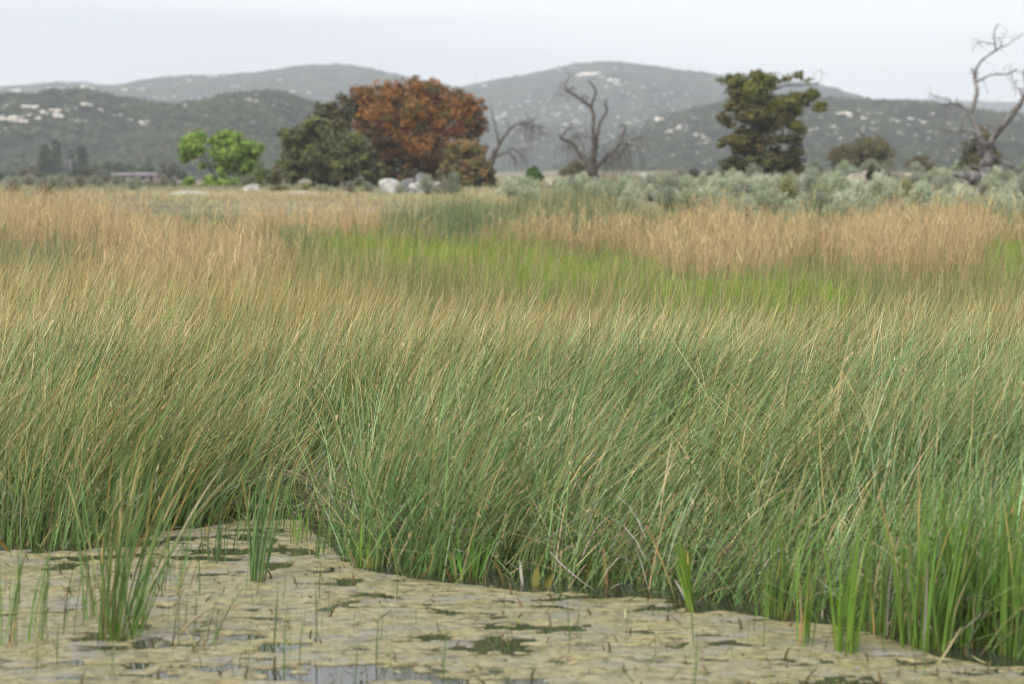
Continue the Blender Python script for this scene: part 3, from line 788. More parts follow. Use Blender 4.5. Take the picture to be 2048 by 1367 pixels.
build_tree("cottonwood_tree", "bright lime green cottonwood with loose clumped crown left of the dark oak", "tree", 155, 440,
    [(1420, 655, 85, 70, 0), (1345, 730, 40, 50, 0), (1350, 800, 30, 35, 0), (1455, 735, 55, 45, 0), (1570, 655, 48, 48, 0), (1640, 640, 55, 55, 0), (1700, 650, 70, 70, 0),
     (1700, 750, 95, 85, 0), (1640, 800, 50, 65, 0), (1850, 730, 75, 65, 0), (1830, 800, 50, 50, 0), (1790, 690, 40, 35, 0), (1640, 880, 85, 45, 0, .7), (1790, 870, 95, 50, 0, .7), (1480, 850, 40, 30, 0, .4),
     (1600, 985, 110, 40, 0, .8), (1540, 960, 70, 40, 0, .8), (1680, 970, 70, 40, 0, .8), (1660, 740, 120, 120, 0, .5), (1420, 710, 85, 90, 0, .5), (1780, 790, 110, 80, 0, .5)],
    c_green, [LIME], 16000, 0.22, group=None, backs=0.4, sub=0.42, shell=(0.4, 1.05),
    limbs=[("trunk", [(1610, 1030, 30), (1608, 985, 26), (1590, 940, 22), (1550, 890, 18), (1530, 840, 14), (1500, 790, 9), (1450, 720, 5)]),
           ("limb", [(1610, 970, 18), (1630, 900, 15), (1650, 830, 12), (1690, 740, 8), (1700, 660, 4)]),
           ("limb", [(1640, 870, 12), (1740, 830, 10), (1820, 770, 7), (1850, 720, 3)]),
           ("limb", [(1540, 860, 10), (1570, 760, 7), (1570, 660, 3)]), ("limb", [(1535, 880, 10), (1470, 800, 6), (1380, 780, 3)])])

PALE = [(0.5, (0.15, 0.21, 0.045)), (0.5, (0.11, 0.13, 0.045))]
def bush(px, py_top, py_bot, half, Y, label, pal, cat="shrub", name="shrub", n=1800, leaf=0.13, group=None, spr=0.9):
    cy = (py_top + py_bot) / 2
    ry = max(3.0, (py_bot - py_top) / 2)
    r = random.Random(int(px * 7 + py_top))
    lob = [(px, cy + ry * 0.25, half * 0.7, ry * 0.75)]
    for k in range(4):
        a = r.uniform(-1, 1)
        lob.append((px + a * half * 0.62 * spr, cy + r.uniform(-0.35, 0.5) * ry + abs(a) * ry * 0.3, half * r.uniform(0.35, 0.5), ry * r.uniform(0.45, 0.6)))
    lob.append((px + r.uniform(-.2, .2) * half, cy - ry * 0.42, half * 0.45, ry * 0.52))
    return build_tree(name, label, cat, Y, px, lob, full, [pal], n, leaf, 3, max(0.04, half / F * Y * 0.06), group, sub=0.33)

BROWNBUSH = [(0.35, (0.160, 0.128, 0.042)), (0.35, (0.122, 0.110, 0.038)), (0.3, (0.075, 0.074, 0.028))]
bush(1730, 266, 352, 86, 175, "rounded olive brown oak bush on the skyline right of the tall olive oak", BROWNBUSH, "tree", "oak_bush", 11000, 0.18)
bush(1840, 309, 345, 42, 180, "low brown bush beside the rounded oak bush, towards the right dead tree", BROWNBUSH, n=2500, leaf=0.16)
bush(1968, 248, 356, 48, 128, "narrow olive oak standing right behind the grey dead tree", [(0.4, (0.165, 0.145, 0.05)), (0.6, (0.095, 0.095, 0.036))], "tree", "oak_tree", 7500, 0.15)
bush(1748, 329, 366, 18, 105, "small dark green shrub beside the pale rock in the sagebrush", [(0.5, (0.065, 0.075, 0.02)), (0.5, (0.04, 0.046, 0.016))], n=1800, leaf=0.10)
bush(1146, 320, 352, 34, 190, "brown bush behind the left limb of the central dead tree", BROWNBUSH, n=2200, leaf=0.16)
bush(1068, 331, 364, 23, 130, "bright green leafy shrub between the rust oak and the central dead tree", [(0.6, (0.07, 0.15, 0.02)), (0.4, (0.045, 0.10, 0.018))], n=2000, leaf=0.12)
bush(1385, 336, 362, 26, 170, "dark olive bush at the left foot of the tall olive oak", [(1, (0.055, 0.060, 0.028))], n=1800, leaf=0.15)
bush(1420, 340, 362, 16, 165, "small dark bush touching the tall olive oak on its left", [(1, (0.060, 0.064, 0.03))], n=1000, leaf=0.14)
bush(552, 328, 372, 22, 150, "yellowish brown shrub in the gap between cottonwood and dark oak", [(0.6, (0.16, 0.115, 0.025)), (0.4, (0.10, 0.085, 0.025))], n=1500, leaf=0.14)
bush(522, 322, 372, 26, 148, "pale green loose shrub at the right foot of the cottonwood", PALE, n=1300, leaf=0.15, spr=1.1)
bush(498, 345, 376, 24, 146, "grey green twiggy shrub under the right side of the cottonwood", [(1, (0.16, 0.16, 0.085))], n=1000, leaf=0.14)
bush(380, 352, 374, 20, 160, "lime green sapling clump at the left foot of the cottonwood", LIME, n=900, leaf=0.17)
bush(1020, 350, 384, 26, 118, "yellow flowering low shrub right of the small olive brown oak", [(0.5, (0.20, 0.20, 0.05)), (0.5, (0.12, 0.15, 0.05))], n=1200, leaf=0.11)
bush(560, 372, 392, 40, 120, "dull green low shrub in front of the dark green oak", [(0.5, (0.12, 0.125, 0.045)), (0.5, (0.085, 0.09, 0.035))], n=1500, leaf=0.12)
bush(645, 372, 394, 26, 118, "grey green low shrub below the middle of the dark green oak", [(1, (0.17, 0.18, 0.12))], n=1000, leaf=0.12)
bush(890, 356, 392, 32, 112, "dry twiggy pale brown shrub right of the white boulders", [(1, (0.24, 0.20, 0.14))], n=1400, leaf=0.10)

# conifers and far trees on the flat at the left
def conifer(px, top, bot, half, Y, label, pal, group=None):
    lob = []
    k = 7
    for i in range(k):
        t_ = i / (k - 1)
        lob.append((px + random.uniform(-1, 1) * half * 0.12, top + (bot - top) * (0.06 + 0.86 * t_), half * (0.48 + 0.50 * t_ ** 0.6), (bot - top) / k * 0.75))
    return build_tree("conifer_tree", label, "tree", Y, px, lob, full, [pal], 3500, 0.42, 2, 0.3, group, fork=0.8, twist=0.1, backs=0.5)
FARG = [(0.6, (0.055, 0.080, 0.040)), (0.4, (0.085, 0.110, 0.050))]
conifer(88, 291, 352, 17, 430, "broad dark conifer, leftmost of the far trees on the left flat", FARG)
conifer(112, 279, 352, 14, 470, "tall slim dark conifer, highest of the far trees on the left flat", FARG)
conifer(163, 292, 345, 14, 460, "slim green conifer right of the bare pale trunk on the flat", [(1, (0.05, 0.075, 0.03))])
conifer(140, 300, 352, 10, 480, "thin faint grey conifer between the tall and the slim green one", [(1, (0.085, 0.095, 0.085))])
FARB = [([(1, (0.055, 0.07, 0.035))], "dark green"), ([(1, (0.09, 0.105, 0.05))], "mid green"), ([(1, (0.12, 0.10, 0.055))], "brownish"), ([(1, (0.13, 0.145, 0.10))], "grey green")]
far_b = [(0, 345, 358, 22, 0), (20, 342, 358, 20, 1), (48, 333, 350, 24, 2), (66, 330, 344, 14, 2), (78, 342, 354, 22, 1), (104, 339, 358, 15, 0), (150, 334, 352, 22, 0), (176, 328, 352, 22, 1), (152, 353, 366, 18, 2),
         (192, 322, 348, 14, 1), (214, 318, 346, 14, 1), (205, 338, 352, 20, 3), (236, 322, 346, 18, 0), (262, 326, 346, 18, 1), (275, 334, 347, 12, 1), (295, 322, 348, 16, 1), (322, 310, 348, 18, 3), (344, 322, 350, 14, 2), (330, 340, 356, 16, 0),
         (362, 334, 358, 16, 0), (188, 354, 368, 16, 0), (210, 350, 364, 20, 2), (248, 354, 366, 20, 2), (270, 362, 374, 22, 3), (140, 350, 362, 14, 3), (120, 356, 370, 24, 3), (300, 360, 374, 24, 3), (336, 358, 374, 26, 3), (60, 355, 366, 24, 3), (230, 338, 346, 9, 2)]
for i, (px, t_, b_, h_, k) in enumerate(far_b):
    Yb = 430 - (b_ - 345) * 9
    bush(px, t_, b_ + 2, h_, Yb, "far " + FARB[k][1] + " bush on the flat beyond the tan reeds at left", FARB[k][0], n=700, leaf=0.30 * Yb / 350, group="far " + FARB[k][1] + " bushes on the left flat")
bush(281, 332, 348, 11, 420, "far yellow green bush rising above the long shed roof", [(1, (0.17, 0.21, 0.05))], n=600, leaf=0.3)
# bare pale trunk
bp = at(140, 346, 440)
tr_ = thing("bare_trunk", Vector((bp.x, 440, gzf(bp.x, 440))), "pale bare dead trunk standing between the far conifers", "tree")
b0 = tr_.location
link("trunk", tube_mesh("trunk", [resample([(Vector((0, 0, -0.2)), 0.28), (at(141, 330, 440) - b0, 0.24), (at(139, 318, 440) - b0, 0.12)], 4, .1)], M_DEADWOOD, 7), tr_)
link("limb", tube_mesh("limb", [resample([(at(141, 330, 440) - b0, 0.12), (at(146, 318, 440) - b0, 0.05)], 3, .1)], M_DEADWOOD, 5), tr_)

# ------------------------------------------------------------------ long shed on the flat
def box(name, x0, x1, y0, y1, z0, z1, mat, parent):
    me = bpy.data.meshes.new(name)
    v = [(x, y, z) for x in (x0, x1) for y in (y0, y1) for z in (z0, z1)]
    me.from_pydata(v, [], [(0, 1, 3, 2), (4, 6, 7, 5), (0, 4, 5, 1), (2, 3, 7, 6), (0, 2, 6, 4), (1, 5, 7, 3)])
    me.materials.append(mat)
    return link(name, me, parent)
M_SHED = noise_mat("faded_pink_boards", [(0.3, (0.30, 0.20, 0.17)), (0.7, (0.40, 0.28, 0.24))], 1.0, 4, 0.9, 0.1)
M_SHEDROOF = noise_mat("faded_metal_roof", [(0.3, (0.20, 0.19, 0.22)), (0.7, (0.33, 0.31, 0.34))], 0.5, 4, 0.7, 0.1)
M_SHADEGLASS = noise_mat("dark_window", [(0.3, (0.02, 0.02, 0.025)), (0.7, (0.03, 0.03, 0.035))], 1.0, 2, 0.3, 0.0)
Ysh = 395
sx0, sx1 = (229 - 1024) / F * Ysh, (311 - 1024) / F * Ysh
zg = gzf((sx0 + sx1) / 2, Ysh)
zt = at(270, 345.5, Ysh).z
shed = thing("long_shed", Vector(((sx0 + sx1) / 2, Ysh, zg)), "long low faded pink shed with grey roof on the far left flat", "building")
hw = (sx1 - sx0) / 2; hz = zt - zg
box("wall", -hw, hw, 0, 3.2, -0.2, hz - 0.35, M_SHED, shed)
box("roof", -hw - 0.25, hw + 0.25, -0.5, 3.6, hz - 0.348, hz, M_SHEDROOF, shed)
for k in (-0.55, -0.1, 0.45):
    fo = box("window", hw * k - 0.45, hw * k + 0.45, -0.06, -0.005, hz - 1.15, hz - 0.5, M_SHEDROOF, shed)
    box("pane", hw * k - 0.38, hw * k + 0.38, -0.09, -0.062, hz - 1.08, hz - 0.57, M_SHADEGLASS, fo)
box("door", hw * 0.72, hw * 0.72 + 0.7, -0.06, -0.005, -0.1, hz - 0.5, M_SHADEGLASS, shed)

# ------------------------------------------------------------------ dead trees
def dead_tree(label, Y, base_px, limbs, conv, mat, twigs, group=None, stubs=()):
    """limbs: (name, [(x, y, width)]); twigs: (x, y, n, droop, length) anchor points for thin hanging twigs"""
    bx = (base_px - 1024) / F * Y
    base = Vector((bx, Y, gzf(bx, Y)))
    root = thing("dead_tree", base, label, "tree", group)
    r = random.Random(int(base_px))
    depth_seed = {}
    tw = []
    for nm, pl in limbs:
        pts = []
        dy = r.uniform(-1, 1) * 0.5
        key0 = pl[0][:2]
        y0 = depth_seed.get(key0, 0.0)
        L_ = 0.0
        for i, (zx, zy, wd) in enumerate(pl):
            px, py, w_, _ = conv(zx, zy, wd, wd)
            if i: L_ += math.hypot(px - lp[0], py - lp[1]) / F * Y
            lp = (px, py)
            yy = y0 + dy * L_ * (1 if nm != 'trunk' else 0.15)
            depth_seed[(zx, zy)] = yy
            pts.append((at(px, py, Y + yy) - base, max(0.011, (0.56 if nm == 'trunk' else 0.47) * w_ / F * Y)))
        path = resample(pts, 5, 0.28)
        link(nm, tube_mesh(nm, [path], mat, 9 if nm == 'trunk' else 7, 0.3), root)
        if nm == 'limb':                                    # short snapped side twigs along each limb
            for _ in range(max(2, len(path) // 4)):
                q, rad = path[r.randrange(2, len(path))]
                d = Vector((r.uniform(-1, 1), r.uniform(-1, 1), r.uniform(-0.5, 0.9))).normalized()
                ln = r.uniform(0.12, 0.5)
                p1 = q + d * ln * 0.5; p2 = q + d * ln + Vector((0, 0, -0.1 * ln))
                tw.append([(q, min(rad * 0.5, 0.022)), (p1, 0.012), (p2, 0.006)])
    for (zx, zy, n, droop, ln) in twigs:
        px, py, _, _ = conv(zx, zy, 1, 1)
        a = at(px, py, Y) - base
        for _ in range(n):
            d = Vector((r.uniform(-1, 1), r.uniform(-1, 1), r.uniform(-0.3, 0.8)))
            q = a + Vector((r.uniform(-.15, .15), r.uniform(-.3, .3), r.uniform(-.1, .1)))
            path = [(q, 0.014)]
            steps = 7
            for s_ in range(steps):
                d = d * 0.8 + Vector((r.uniform(-.5, .5), r.uniform(-.5, .5), r.uniform(-.4, .4) - droop * (s_ + 1) / steps))
                q = q + d.normalized() * ln * r.uniform(0.5, 1.1) / steps
                path.append((q, 0.013 * (1 - 0.7 * s_ / steps)))
            tw.append(path)
    Vs, Fs = tubes(tw, 4, 0)
    me = bpy.data.meshes.new("twigs"); me.from_pydata([tuple(v) for v in Vs], [], Fs); me.materials.append(mat)
    tag(link("twigs", me, root), kind='stuff')
    return root
c_rd = cv(1850, 30, 0.25614)
dead_tree("grey dead tree with forked bare limbs rising from sagebrush at the right edge", 108, 1968,
 [("trunk", [(462, 1330, 110), (463, 1290, 92), (468, 1210, 84), (474, 1140, 88), (480, 1100, 84)]),
  ("limb", [(480, 1100, 74), (496, 1050, 64), (512, 1000, 58), (560, 920, 56), (620, 850, 58), (680, 770, 54), (735, 705, 44), (770, 640, 36), (790, 560, 26), (778, 480, 18), (775, 420, 10)]),
  ("limb", [(470, 1130, 66), (438, 1080, 52), (414, 1010, 40), (402, 960, 24), (395, 935, 12)]),
  ("limb", [(490, 1010, 36), (440, 985, 38), (424, 940, 52), (392, 860, 50), (355, 770, 48), (384, 685, 42), (408, 610, 37), (398, 540, 36), (390, 480, 30), (396, 440, 25), (420, 385, 20), (450, 350, 19), (500, 312, 18), (550, 280, 17), (600, 250, 13), (660, 228, 8), (700, 190, 6), (755, 155, 4)]),
  ("limb", [(390, 500, 24), (380, 450, 24), (362, 418, 16)]),
  ("limb", [(552, 280, 12), (545, 225, 12), (540, 150, 9), (552, 95, 7), (568, 65, 4)]),
  ("limb", [(545, 225, 10), (500, 222, 10), (430, 210, 8), (400, 235, 4), (370, 290, 2)]),
  ("limb", [(600, 250, 9), (590, 200, 7), (620, 165, 5), (638, 120, 3)]),
  ("limb", [(405, 525, 20), (440, 505, 18), (470, 488, 17), (540, 466, 14), (640, 462, 13), (690, 445, 8), (712, 415, 4)]),
  ("limb", [(675, 460, 8), (690, 525, 8), (710, 575, 7), (706, 640, 3)]),
  ("limb", [(455, 495, 6), (470, 550, 5), (492, 610, 3)]),
  ("limb", [(762, 650, 22), (748, 600, 20), (732, 572, 14)]),
  ("limb", [(350, 768, 30), (330, 745, 28), (280, 710, 24), (215, 692, 20), (120, 697, 13), (40, 668, 6)]),
  ("limb", [(200, 690, 14), (180, 655, 12), (80, 642, 10), (50, 615, 5)]),
  ("limb", [(246, 695, 14), (254, 650, 5)]), ("limb", [(165, 698, 10), (150, 780, 8), (155, 850, 4)]),
  ("limb", [(400, 925, 30), (380, 910, 28), (300, 905, 22), (240, 915, 17), (180, 905, 13), (90, 880, 9), (50, 820, 4)]),
  ("limb", [(265, 912, 15), (200, 962, 12), (170, 1005, 9), (165, 1060, 4)]),
  ("limb", [(275, 900, 14), (288, 850, 14), (300, 800, 10)]),
  ("limb", [(500, 1060, 44), (520, 1090, 42), (560, 1122, 38), (620, 1160, 34), (680, 1182, 32), (720, 1213, 30), (775, 1222, 26), (850, 1245, 18)]),
  ("limb", [(700, 1200, 12), (715, 1250, 9), (720, 1290, 5)]),
  ("limb", [(548, 915, 20), (520, 878, 30), (486, 848, 24)]),
  ("limb", [(440, 1205, 34), (400, 1190, 28), (365, 1180, 22), (352, 1155, 14)])],
 c_rd, M_DEADWOOD, [(60, 640, 4, 0.2, 1.0), (150, 760, 4, 1.0, 1.2), (200, 740, 4, 1.0, 1.4), (330, 930, 7, 1.3, 1.6), (420, 215, 3, 0.6, 1.0), (640, 460, 4, 0.4, 1.0), (700, 190, 3, 0, 1.0), (470, 1050, 4, .6, .8), (110, 880, 3, .8, 1.0), (775, 430, 3, .3, 1.2), (545, 180, 3, .2, .8), (690, 540, 2, 1, .8)])
# the broken log beside it
bl = at(1962, 357, 106.5)
logt = thing("fallen_log", bl, "broken grey log lying in the sagebrush left of the dead tree's foot", "log")
link("log", tube_mesh("log", [resample([(c - bl, r_) for c, r_ in [(at(1966, 360, 106.5), .26), (at(1950, 357, 106.2), .3), (at(1934, 352, 106), .24), (at(1920, 354, 105.8), .2), (at(1907, 350, 105.6), .12)]], 5, .2)], M_DEADWOOD, 9), logt)
link("stub", tube_mesh("stub", [resample([(c - bl, r_) for c, r_ in [(at(1912, 352, 105.6), .12), (at(1909, 345, 105.5), .08)]], 3, .2)], M_DEADWOOD, 6), logt)

c_cd = cv(960, 140, 0.16823)
dead_tree("brown dead tree with twisted bare limbs standing at the centre behind the sagebrush", 132, 1190,
 [("trunk", [(1400, 1400, 95), (1375, 1300, 92), (1345, 1210, 110), (1325, 1150, 125), (1330, 1100, 105)]),
  ("limb", [(1330, 1110, 95), (1350, 1000, 84), (1368, 860, 80), (1358, 790, 62), (1345, 720, 52), (1345, 600, 50), (1338, 500, 48), (1308, 432, 44), (1230, 380, 42), (1150, 320, 38), (1080, 275, 36), (1028, 240, 34), (1014, 180, 26), (1030, 140, 20), (1045, 95, 9)]),
  ("limb", [(1320, 440, 34), (1338, 390, 30), (1362, 320, 28), (1376, 268, 26), (1350, 195, 22), (1310, 150, 18), (1278, 128, 10)]),
  ("limb", [(1370, 930, 44), (1400, 760, 40), (1428, 630, 40), (1468, 555, 34), (1510, 485, 30), (1492, 425, 28), (1492, 372, 24)]),
  ("limb", [(1300, 1140, 60), (1260, 1090, 56), (1200, 1015, 54), (1145, 925, 56), (1100, 872, 48), (1020, 838, 44), (970, 810, 38), (932, 780, 26)]),
  ("limb", [(972, 800, 20), (1000, 745, 24), (1042, 708, 22), (1100, 702, 14), (1120, 690, 10)]),
  ("limb", [(1085, 705, 10), (1095, 660, 8), (1080, 630, 4)]),
  ("limb", [(1370, 1180, 60), (1410, 1135, 54), (1475, 1078, 52), (1560, 990, 50), (1650, 890, 48), (1690, 790, 44), (1718, 720, 34), (1722, 675, 20)]),
  ("limb", [(1715, 690, 14), (1700, 655, 12), (1665, 660, 10), (1655, 700, 8), (1690, 725, 4)]),
  ("limb", [(1665, 875, 20), (1720, 890, 18), (1770, 878, 16), (1830, 822, 13), (1890, 800, 9), (1930, 830, 4)]),
  ("limb", [(1350, 840, 16), (1310, 800, 14), (1240, 770, 9), (1150, 775, 5)]),
  ("limb", [(1590, 960, 14), (1630, 980, 12), (1690, 1060, 8), (1700, 1150, 4)]),
  ("limb", [(1230, 385, 12), (1215, 330, 10), (1260, 305, 8), (1280, 330, 5)]),
  ("limb", [(1050, 255, 12), (1080, 215, 10), (1120, 200, 7), (1110, 240, 4)]),
  ("limb", [(1360, 370, 8), (1420, 350, 6), (1490, 380, 4)])],
 c_cd, M_DEADBROWN, [(1040, 100, 4, 0, 1.2), (940, 300, 5, .6, 1.4), (1000, 250, 5, .6, 1.5), (1180, 790, 14, 1.0, 2.2), (1130, 800, 8, .9, 2.0), (1080, 900, 10, 1.1, 2.4), (1000, 930, 6, .9, 1.8), (1560, 1010, 14, 1.2, 2.6), (1640, 1000, 14, 1.2, 2.8), (1700, 950, 12, 1.2, 2.6), (1770, 900, 12, 1.3, 2.8),
   (1830, 840, 8, 1.2, 2.4), (1480, 1090, 12, 1.2, 1.8), (1900, 810, 6, .6, 1.6), (1720, 690, 5, .1, 1.2), (1490, 380, 3, 0, .8), (1240, 330, 5, .2, .9), (1090, 680, 4, 0, 1.0), (1280, 760, 6, .8, 1.6), (1540, 1100, 12, 1.2, 1.6)])
dead_tree("thin dead tree with arching drooping limbs behind the small olive brown oak", 143, 982,
 [("trunk", [(90, 1330, 62), (115, 1180, 60), (160, 1030, 58), (195, 950, 52)]),
  ("limb", [(195, 955, 46), (225, 890, 42), (290, 790, 36), (370, 690, 33), (420, 655, 29), (470, 640, 25), (512, 645, 20), (540, 672, 12), (535, 760, 7), (545, 860, 4)]),
  ("limb", [(520, 655, 16), (560, 640, 15), (595, 632, 14), (640, 590, 10), (690, 570, 5)]),
  ("limb", [(215, 860, 26), (212, 790, 26), (196, 730, 24), (172, 620, 18), (145, 500, 13), (132, 430, 8), (128, 380, 4)]),
  ("limb", [(348, 700, 16), (348, 645, 15), (320, 615, 12), (298, 600, 5)]),
  ("limb", [(170, 1040, 30), (210, 1025, 30), (250, 1000, 28), (340, 985, 25), (390, 1030, 20), (415, 1080, 14), (432, 1150, 6)]),
  ("limb", [(345, 985, 12), (362, 930, 12), (430, 950, 10), (500, 1030, 6), (540, 1100, 3)]),
  ("limb", [(600, 632, 10), (680, 660, 8), (740, 720, 6), (765, 800, 3)])],
 c_cd, M_DEADBROWN, [(620, 640, 12, 1.2, 2.4), (680, 660, 12, 1.2, 2.2), (730, 700, 8, 1.2, 1.8), (540, 680, 8, 1.4, 2.4), (580, 650, 6, 1.2, 2.2), (450, 960, 10, 1.2, 1.8), (500, 1010, 8, 1.2, 1.6), (400, 1050, 6, 1.2, 1.2), (550, 540, 3, .2, 1.2), (350, 920, 3, 0, .6)])

# ------------------------------------------------------------------ boulders near the oaks
def boulder(px0, px1, top, bot, Y, label, mat, seed, flat=0.75, cat="boulder"):
    hwid = (px1 - px0) / 2 / F * Y; cx = (px0 + px1) / 2
    c = at(cx, bot, Y); hh = (bot - top) / F * Y
    me = lumpy("boulder", mat, seed, 1, 1.0, 4, 0.75)
    co = np.zeros(len(me.vertices) * 3, np.float32); me.vertices.foreach_get('co', co); co = co.reshape(-1, 3)
    co[:, 2] = np.maximum(co[:, 2], -0.35 * co[:, 2].max())
    co[:, 2] -= co[:, 2].min()
    co[:, 2] = co[:, 2].max() * (1 - (1 - co[:, 2] / co[:, 2].max()) ** 1.9)
    co[:, 0] -= (co[:, 0].max() + co[:, 0].min()) / 2
    k = 1 + 0.10 * (fbm(co[:, 0] * 2.5 + seed, co[:, 2] * 2.5 + co[:, 1], 4, seed) - 0.5) * 2
    co[:, 0] *= k; co[:, 1] *= k
    wv = (co[:, 0].max() - co[:, 0].min()) / 2; hv_ = co[:, 2].max()
    co[:, 0] *= hwid / wv; co[:, 1] *= hwid / wv * 0.9; co[:, 2] *= hh / hv_
    me.vertices.foreach_set('co', co.ravel()); me.update()
    return tag(link("boulder", me, loc=c), label, cat)
boulder(757, 806, 357, 396, 116, "large pale boulder, left one of the white pair in front of the oaks", M_ROCK, 3)
boulder(818, 868, 363, 397, 115, "large pale boulder, right one of the white pair in front of the oaks", M_ROCK, 8)
boulder(798, 830, 357, 392, 120, "grey boulder wedged between the two large pale boulders", M_ROCKDARK, 13)
boulder(831, 856, 345, 380, 127, "dark grey boulder behind the right pale boulder", M_ROCKDARK, 17)
boulder(862, 886, 364, 390, 119, "small pale boulder behind the dry shrub right of the white pair", M_ROCK, 21)
boulder(338, 425, 382, 400, 96, "long flat pale rock at the edge of the reeds below the cottonwood", M_ROCK, 23)
boulder(560, 640, 382, 400, 100, "long flat pale rock at the edge of the reeds below the dark oak", M_ROCK, 29)
boulder(484, 522, 369, 388, 118, "small pale rock under the right side of the cottonwood", M_ROCK, 31)
boulder(1690, 1734, 348, 368, 112, "flat pale tan rock beside the small dark green shrub in the sagebrush", M_TANROCK, 37)
boulder(1712, 1740, 342, 358, 118, "small pale rock just behind the flat tan rock", M_TANROCK, 38)
boulder(1803, 1838, 345, 362, 118, "low pale rock in the sagebrush between the dark shrub and the dead tree", M_TANROCK, 39)
boulder(1276, 1312, 346, 364, 160, "pale peaked rock on the skyline right of the central dead tree", M_ROCK, 41)
boulder(1352, 1364, 346, 358, 165, "tiny pale rock left of the dark olive bush on the skyline", M_ROCK, 44)
boulder(1088, 1112, 356, 372, 112, "small pinkish rock among sagebrush left of the central dead tree", M_TANROCK, 47)
boulder(1006, 1022, 358, 376, 113, "small white rock at the right foot of the small olive brown oak", M_TANROCK, 49)

# ------------------------------------------------------------------ sagebrush
def sage_proto(seed, cols):
    rg = np.random.default_rng(seed)
    ns = 46
    az = rg.uniform(0, 2 * np.pi, ns); ti = np.abs(rg.normal(0.0, 0.62, ns)).clip(0, 1.25)
    ln = 1.0 * rg.uniform(0.75, 1.1, ns) * (1 - 0.22 * ti)
    tips = np.stack([np.sin(ti) * np.cos(az), np.sin(ti) * np.sin(az), np.cos(ti)], 1) * ln[:, None]
    tips[:, 2] = tips[:, 2].clip(0.12)
    P, Nn, K = [], [], []
    for i in range(ns):
        m = 64
        s_ = rg.uniform(0.45, 1.05, m)[:, None] ** 0.8
        P.append(tips[i] * s_ + rg.normal(0, 0.055, (m, 3)) + np.array([0, 0, 0.05]))
        Nn.append(np.repeat(tips[i][None], m, 0)); K.append(np.full(m, rg.random()))
    P = np.concatenate(P); K = np.concatenate(K)
    n = len(P)
    d = np.concatenate(Nn); d = d / np.linalg.norm(d, axis=1, keepdims=True) + rg.normal(0, 0.35, (n, 3)) + np.array([0, 0, 0.35])
    d /= np.linalg.norm(d, axis=1, keepdims=True)
    u = np.cross(d, rg.normal(0, 1, (n, 3))); u /= np.linalg.norm(u, axis=1, keepdims=True)
    L_ = rg.uniform(0.06, 0.13, n)[:, None]; W_ = L_ * 0.34
    V = np.stack([P - d * L_ * 0.5, P + u * W_ * 0.5, P + d * L_ * 0.5, P - u * W_ * 0.5], 1).reshape(-1, 3)
    V[:, 2] = V[:, 2].clip(0.0)
    ca, cb = np.array(cols[0]), np.array(cols[1])
    c = ca + (cb - ca) * K[:, None]
    c = c * np.exp(rg.normal(0, 0.15, (n, 1)))
    me = mesh_np("crown", V, np.arange(4 * n), np.arange(n) * 4, M_SAGE, np.repeat(c, 4, 0))
    paths = []
    for i in range(0, ns, 2):
        t_ = Vector(tips[i])
        paths.append([(Vector((0, 0, -0.05)), 0.028), (t_ * 0.4 + Vector((0, 0, 0.04)), 0.018), (t_ * 0.85, 0.007)])
    st = tube_mesh("stem", paths, M_BARK, 4, 0.1)
    return me, st
SAGEC = [("silvery", ((0.33, 0.365, 0.255), (0.45, 0.48, 0.35))), ("pale mint green", ((0.29, 0.335, 0.225), (0.39, 0.43, 0.29))), ("dull grey green", ((0.20, 0.23, 0.15), (0.29, 0.32, 0.22))),
         ("brownish grey", ((0.21, 0.20, 0.15), (0.29, 0.275, 0.205))), ("yellowish green", ((0.22, 0.235, 0.095), (0.27, 0.27, 0.13)))]
protos = {}
for i, (nm, cc) in enumerate(SAGEC):
    protos[nm] = []
    for k in range(2):
        me, st = sage_proto(100 + i * 7 + k, cc)
        protos[nm].append((me, st))
def place_sage(x, y, h, kind, where, wide=1.25):
    me, st = random.choice(protos[kind])
    r_ = thing("sagebrush", (x, y, gzf(x, y) - 0.03), kind + " sagebrush " + where, "shrub", kind + " sagebrush " + where)
    r_.rotation_euler = (0, 0, random.uniform(0, 6.28))
    r_.scale = (h * wide, h * wide, h)
    link("crown", me, r_); link("stem", st, r_)
def where_of(px, Y):
    lm = [(1010, "right of the small oak"), (1110, "left of the central dead tree"), (1215, "in front of the central dead tree"), (1400, "between central dead tree and olive oak"), (1620, "in front of the tall olive oak"),
          (1760, "around the flat tan rock"), (1880, "left of the grey dead tree"), (2400, "around the grey dead tree")]
    for x, wd in lm:
        if px < x:
            return ("close to the reeds " if Y < 92 else "up the bank ") + wd
    return "on the bank"
rs = random.Random(21)
cnt = 0
for Y, n, jitter in ((72, 22, 2), (76, 22, 2), (80, 24, 3), (85, 24, 3), (91, 24, 3), (98, 22, 4), (106, 20, 4), (116, 18, 5), (128, 16, 6), (142, 14, 6)):
    for k in range(n):
        px = 1000 + (k + rs.uniform(0.1, 0.9)) / n * 1090
        y = Y + rs.uniform(-jitter, jitter)
        if px < 1400 and y > 100 and rs.random() < 0.75: continue
        if 1660 < px < 1770 and 96 < y < 112: continue
        if 1900 < px < 2000 and 92 < y < 108 and rs.random() < 0.7: continue
        if px < 1060 and y < 84: continue
        if y < 78.5 and (px < 1330 or rs.random() < 0.25): continue
        x = (px - 1024) / F * y
        kind = rs.choices([c_[0] for c_ in SAGEC], [4, 4 if px < 1500 else 2, 2.5 if y < 100 else 5, 1.6, 0.7])[0]
        h = rs.uniform(0.55, 0.92) if px < 1450 else rs.uniform(0.62, 1.0) if px < 1600 else rs.uniform(0.6, 1.02)
        place_sage(x, y, h, kind, where_of(px, y), rs.uniform(0.85, 1.2)); cnt += 1
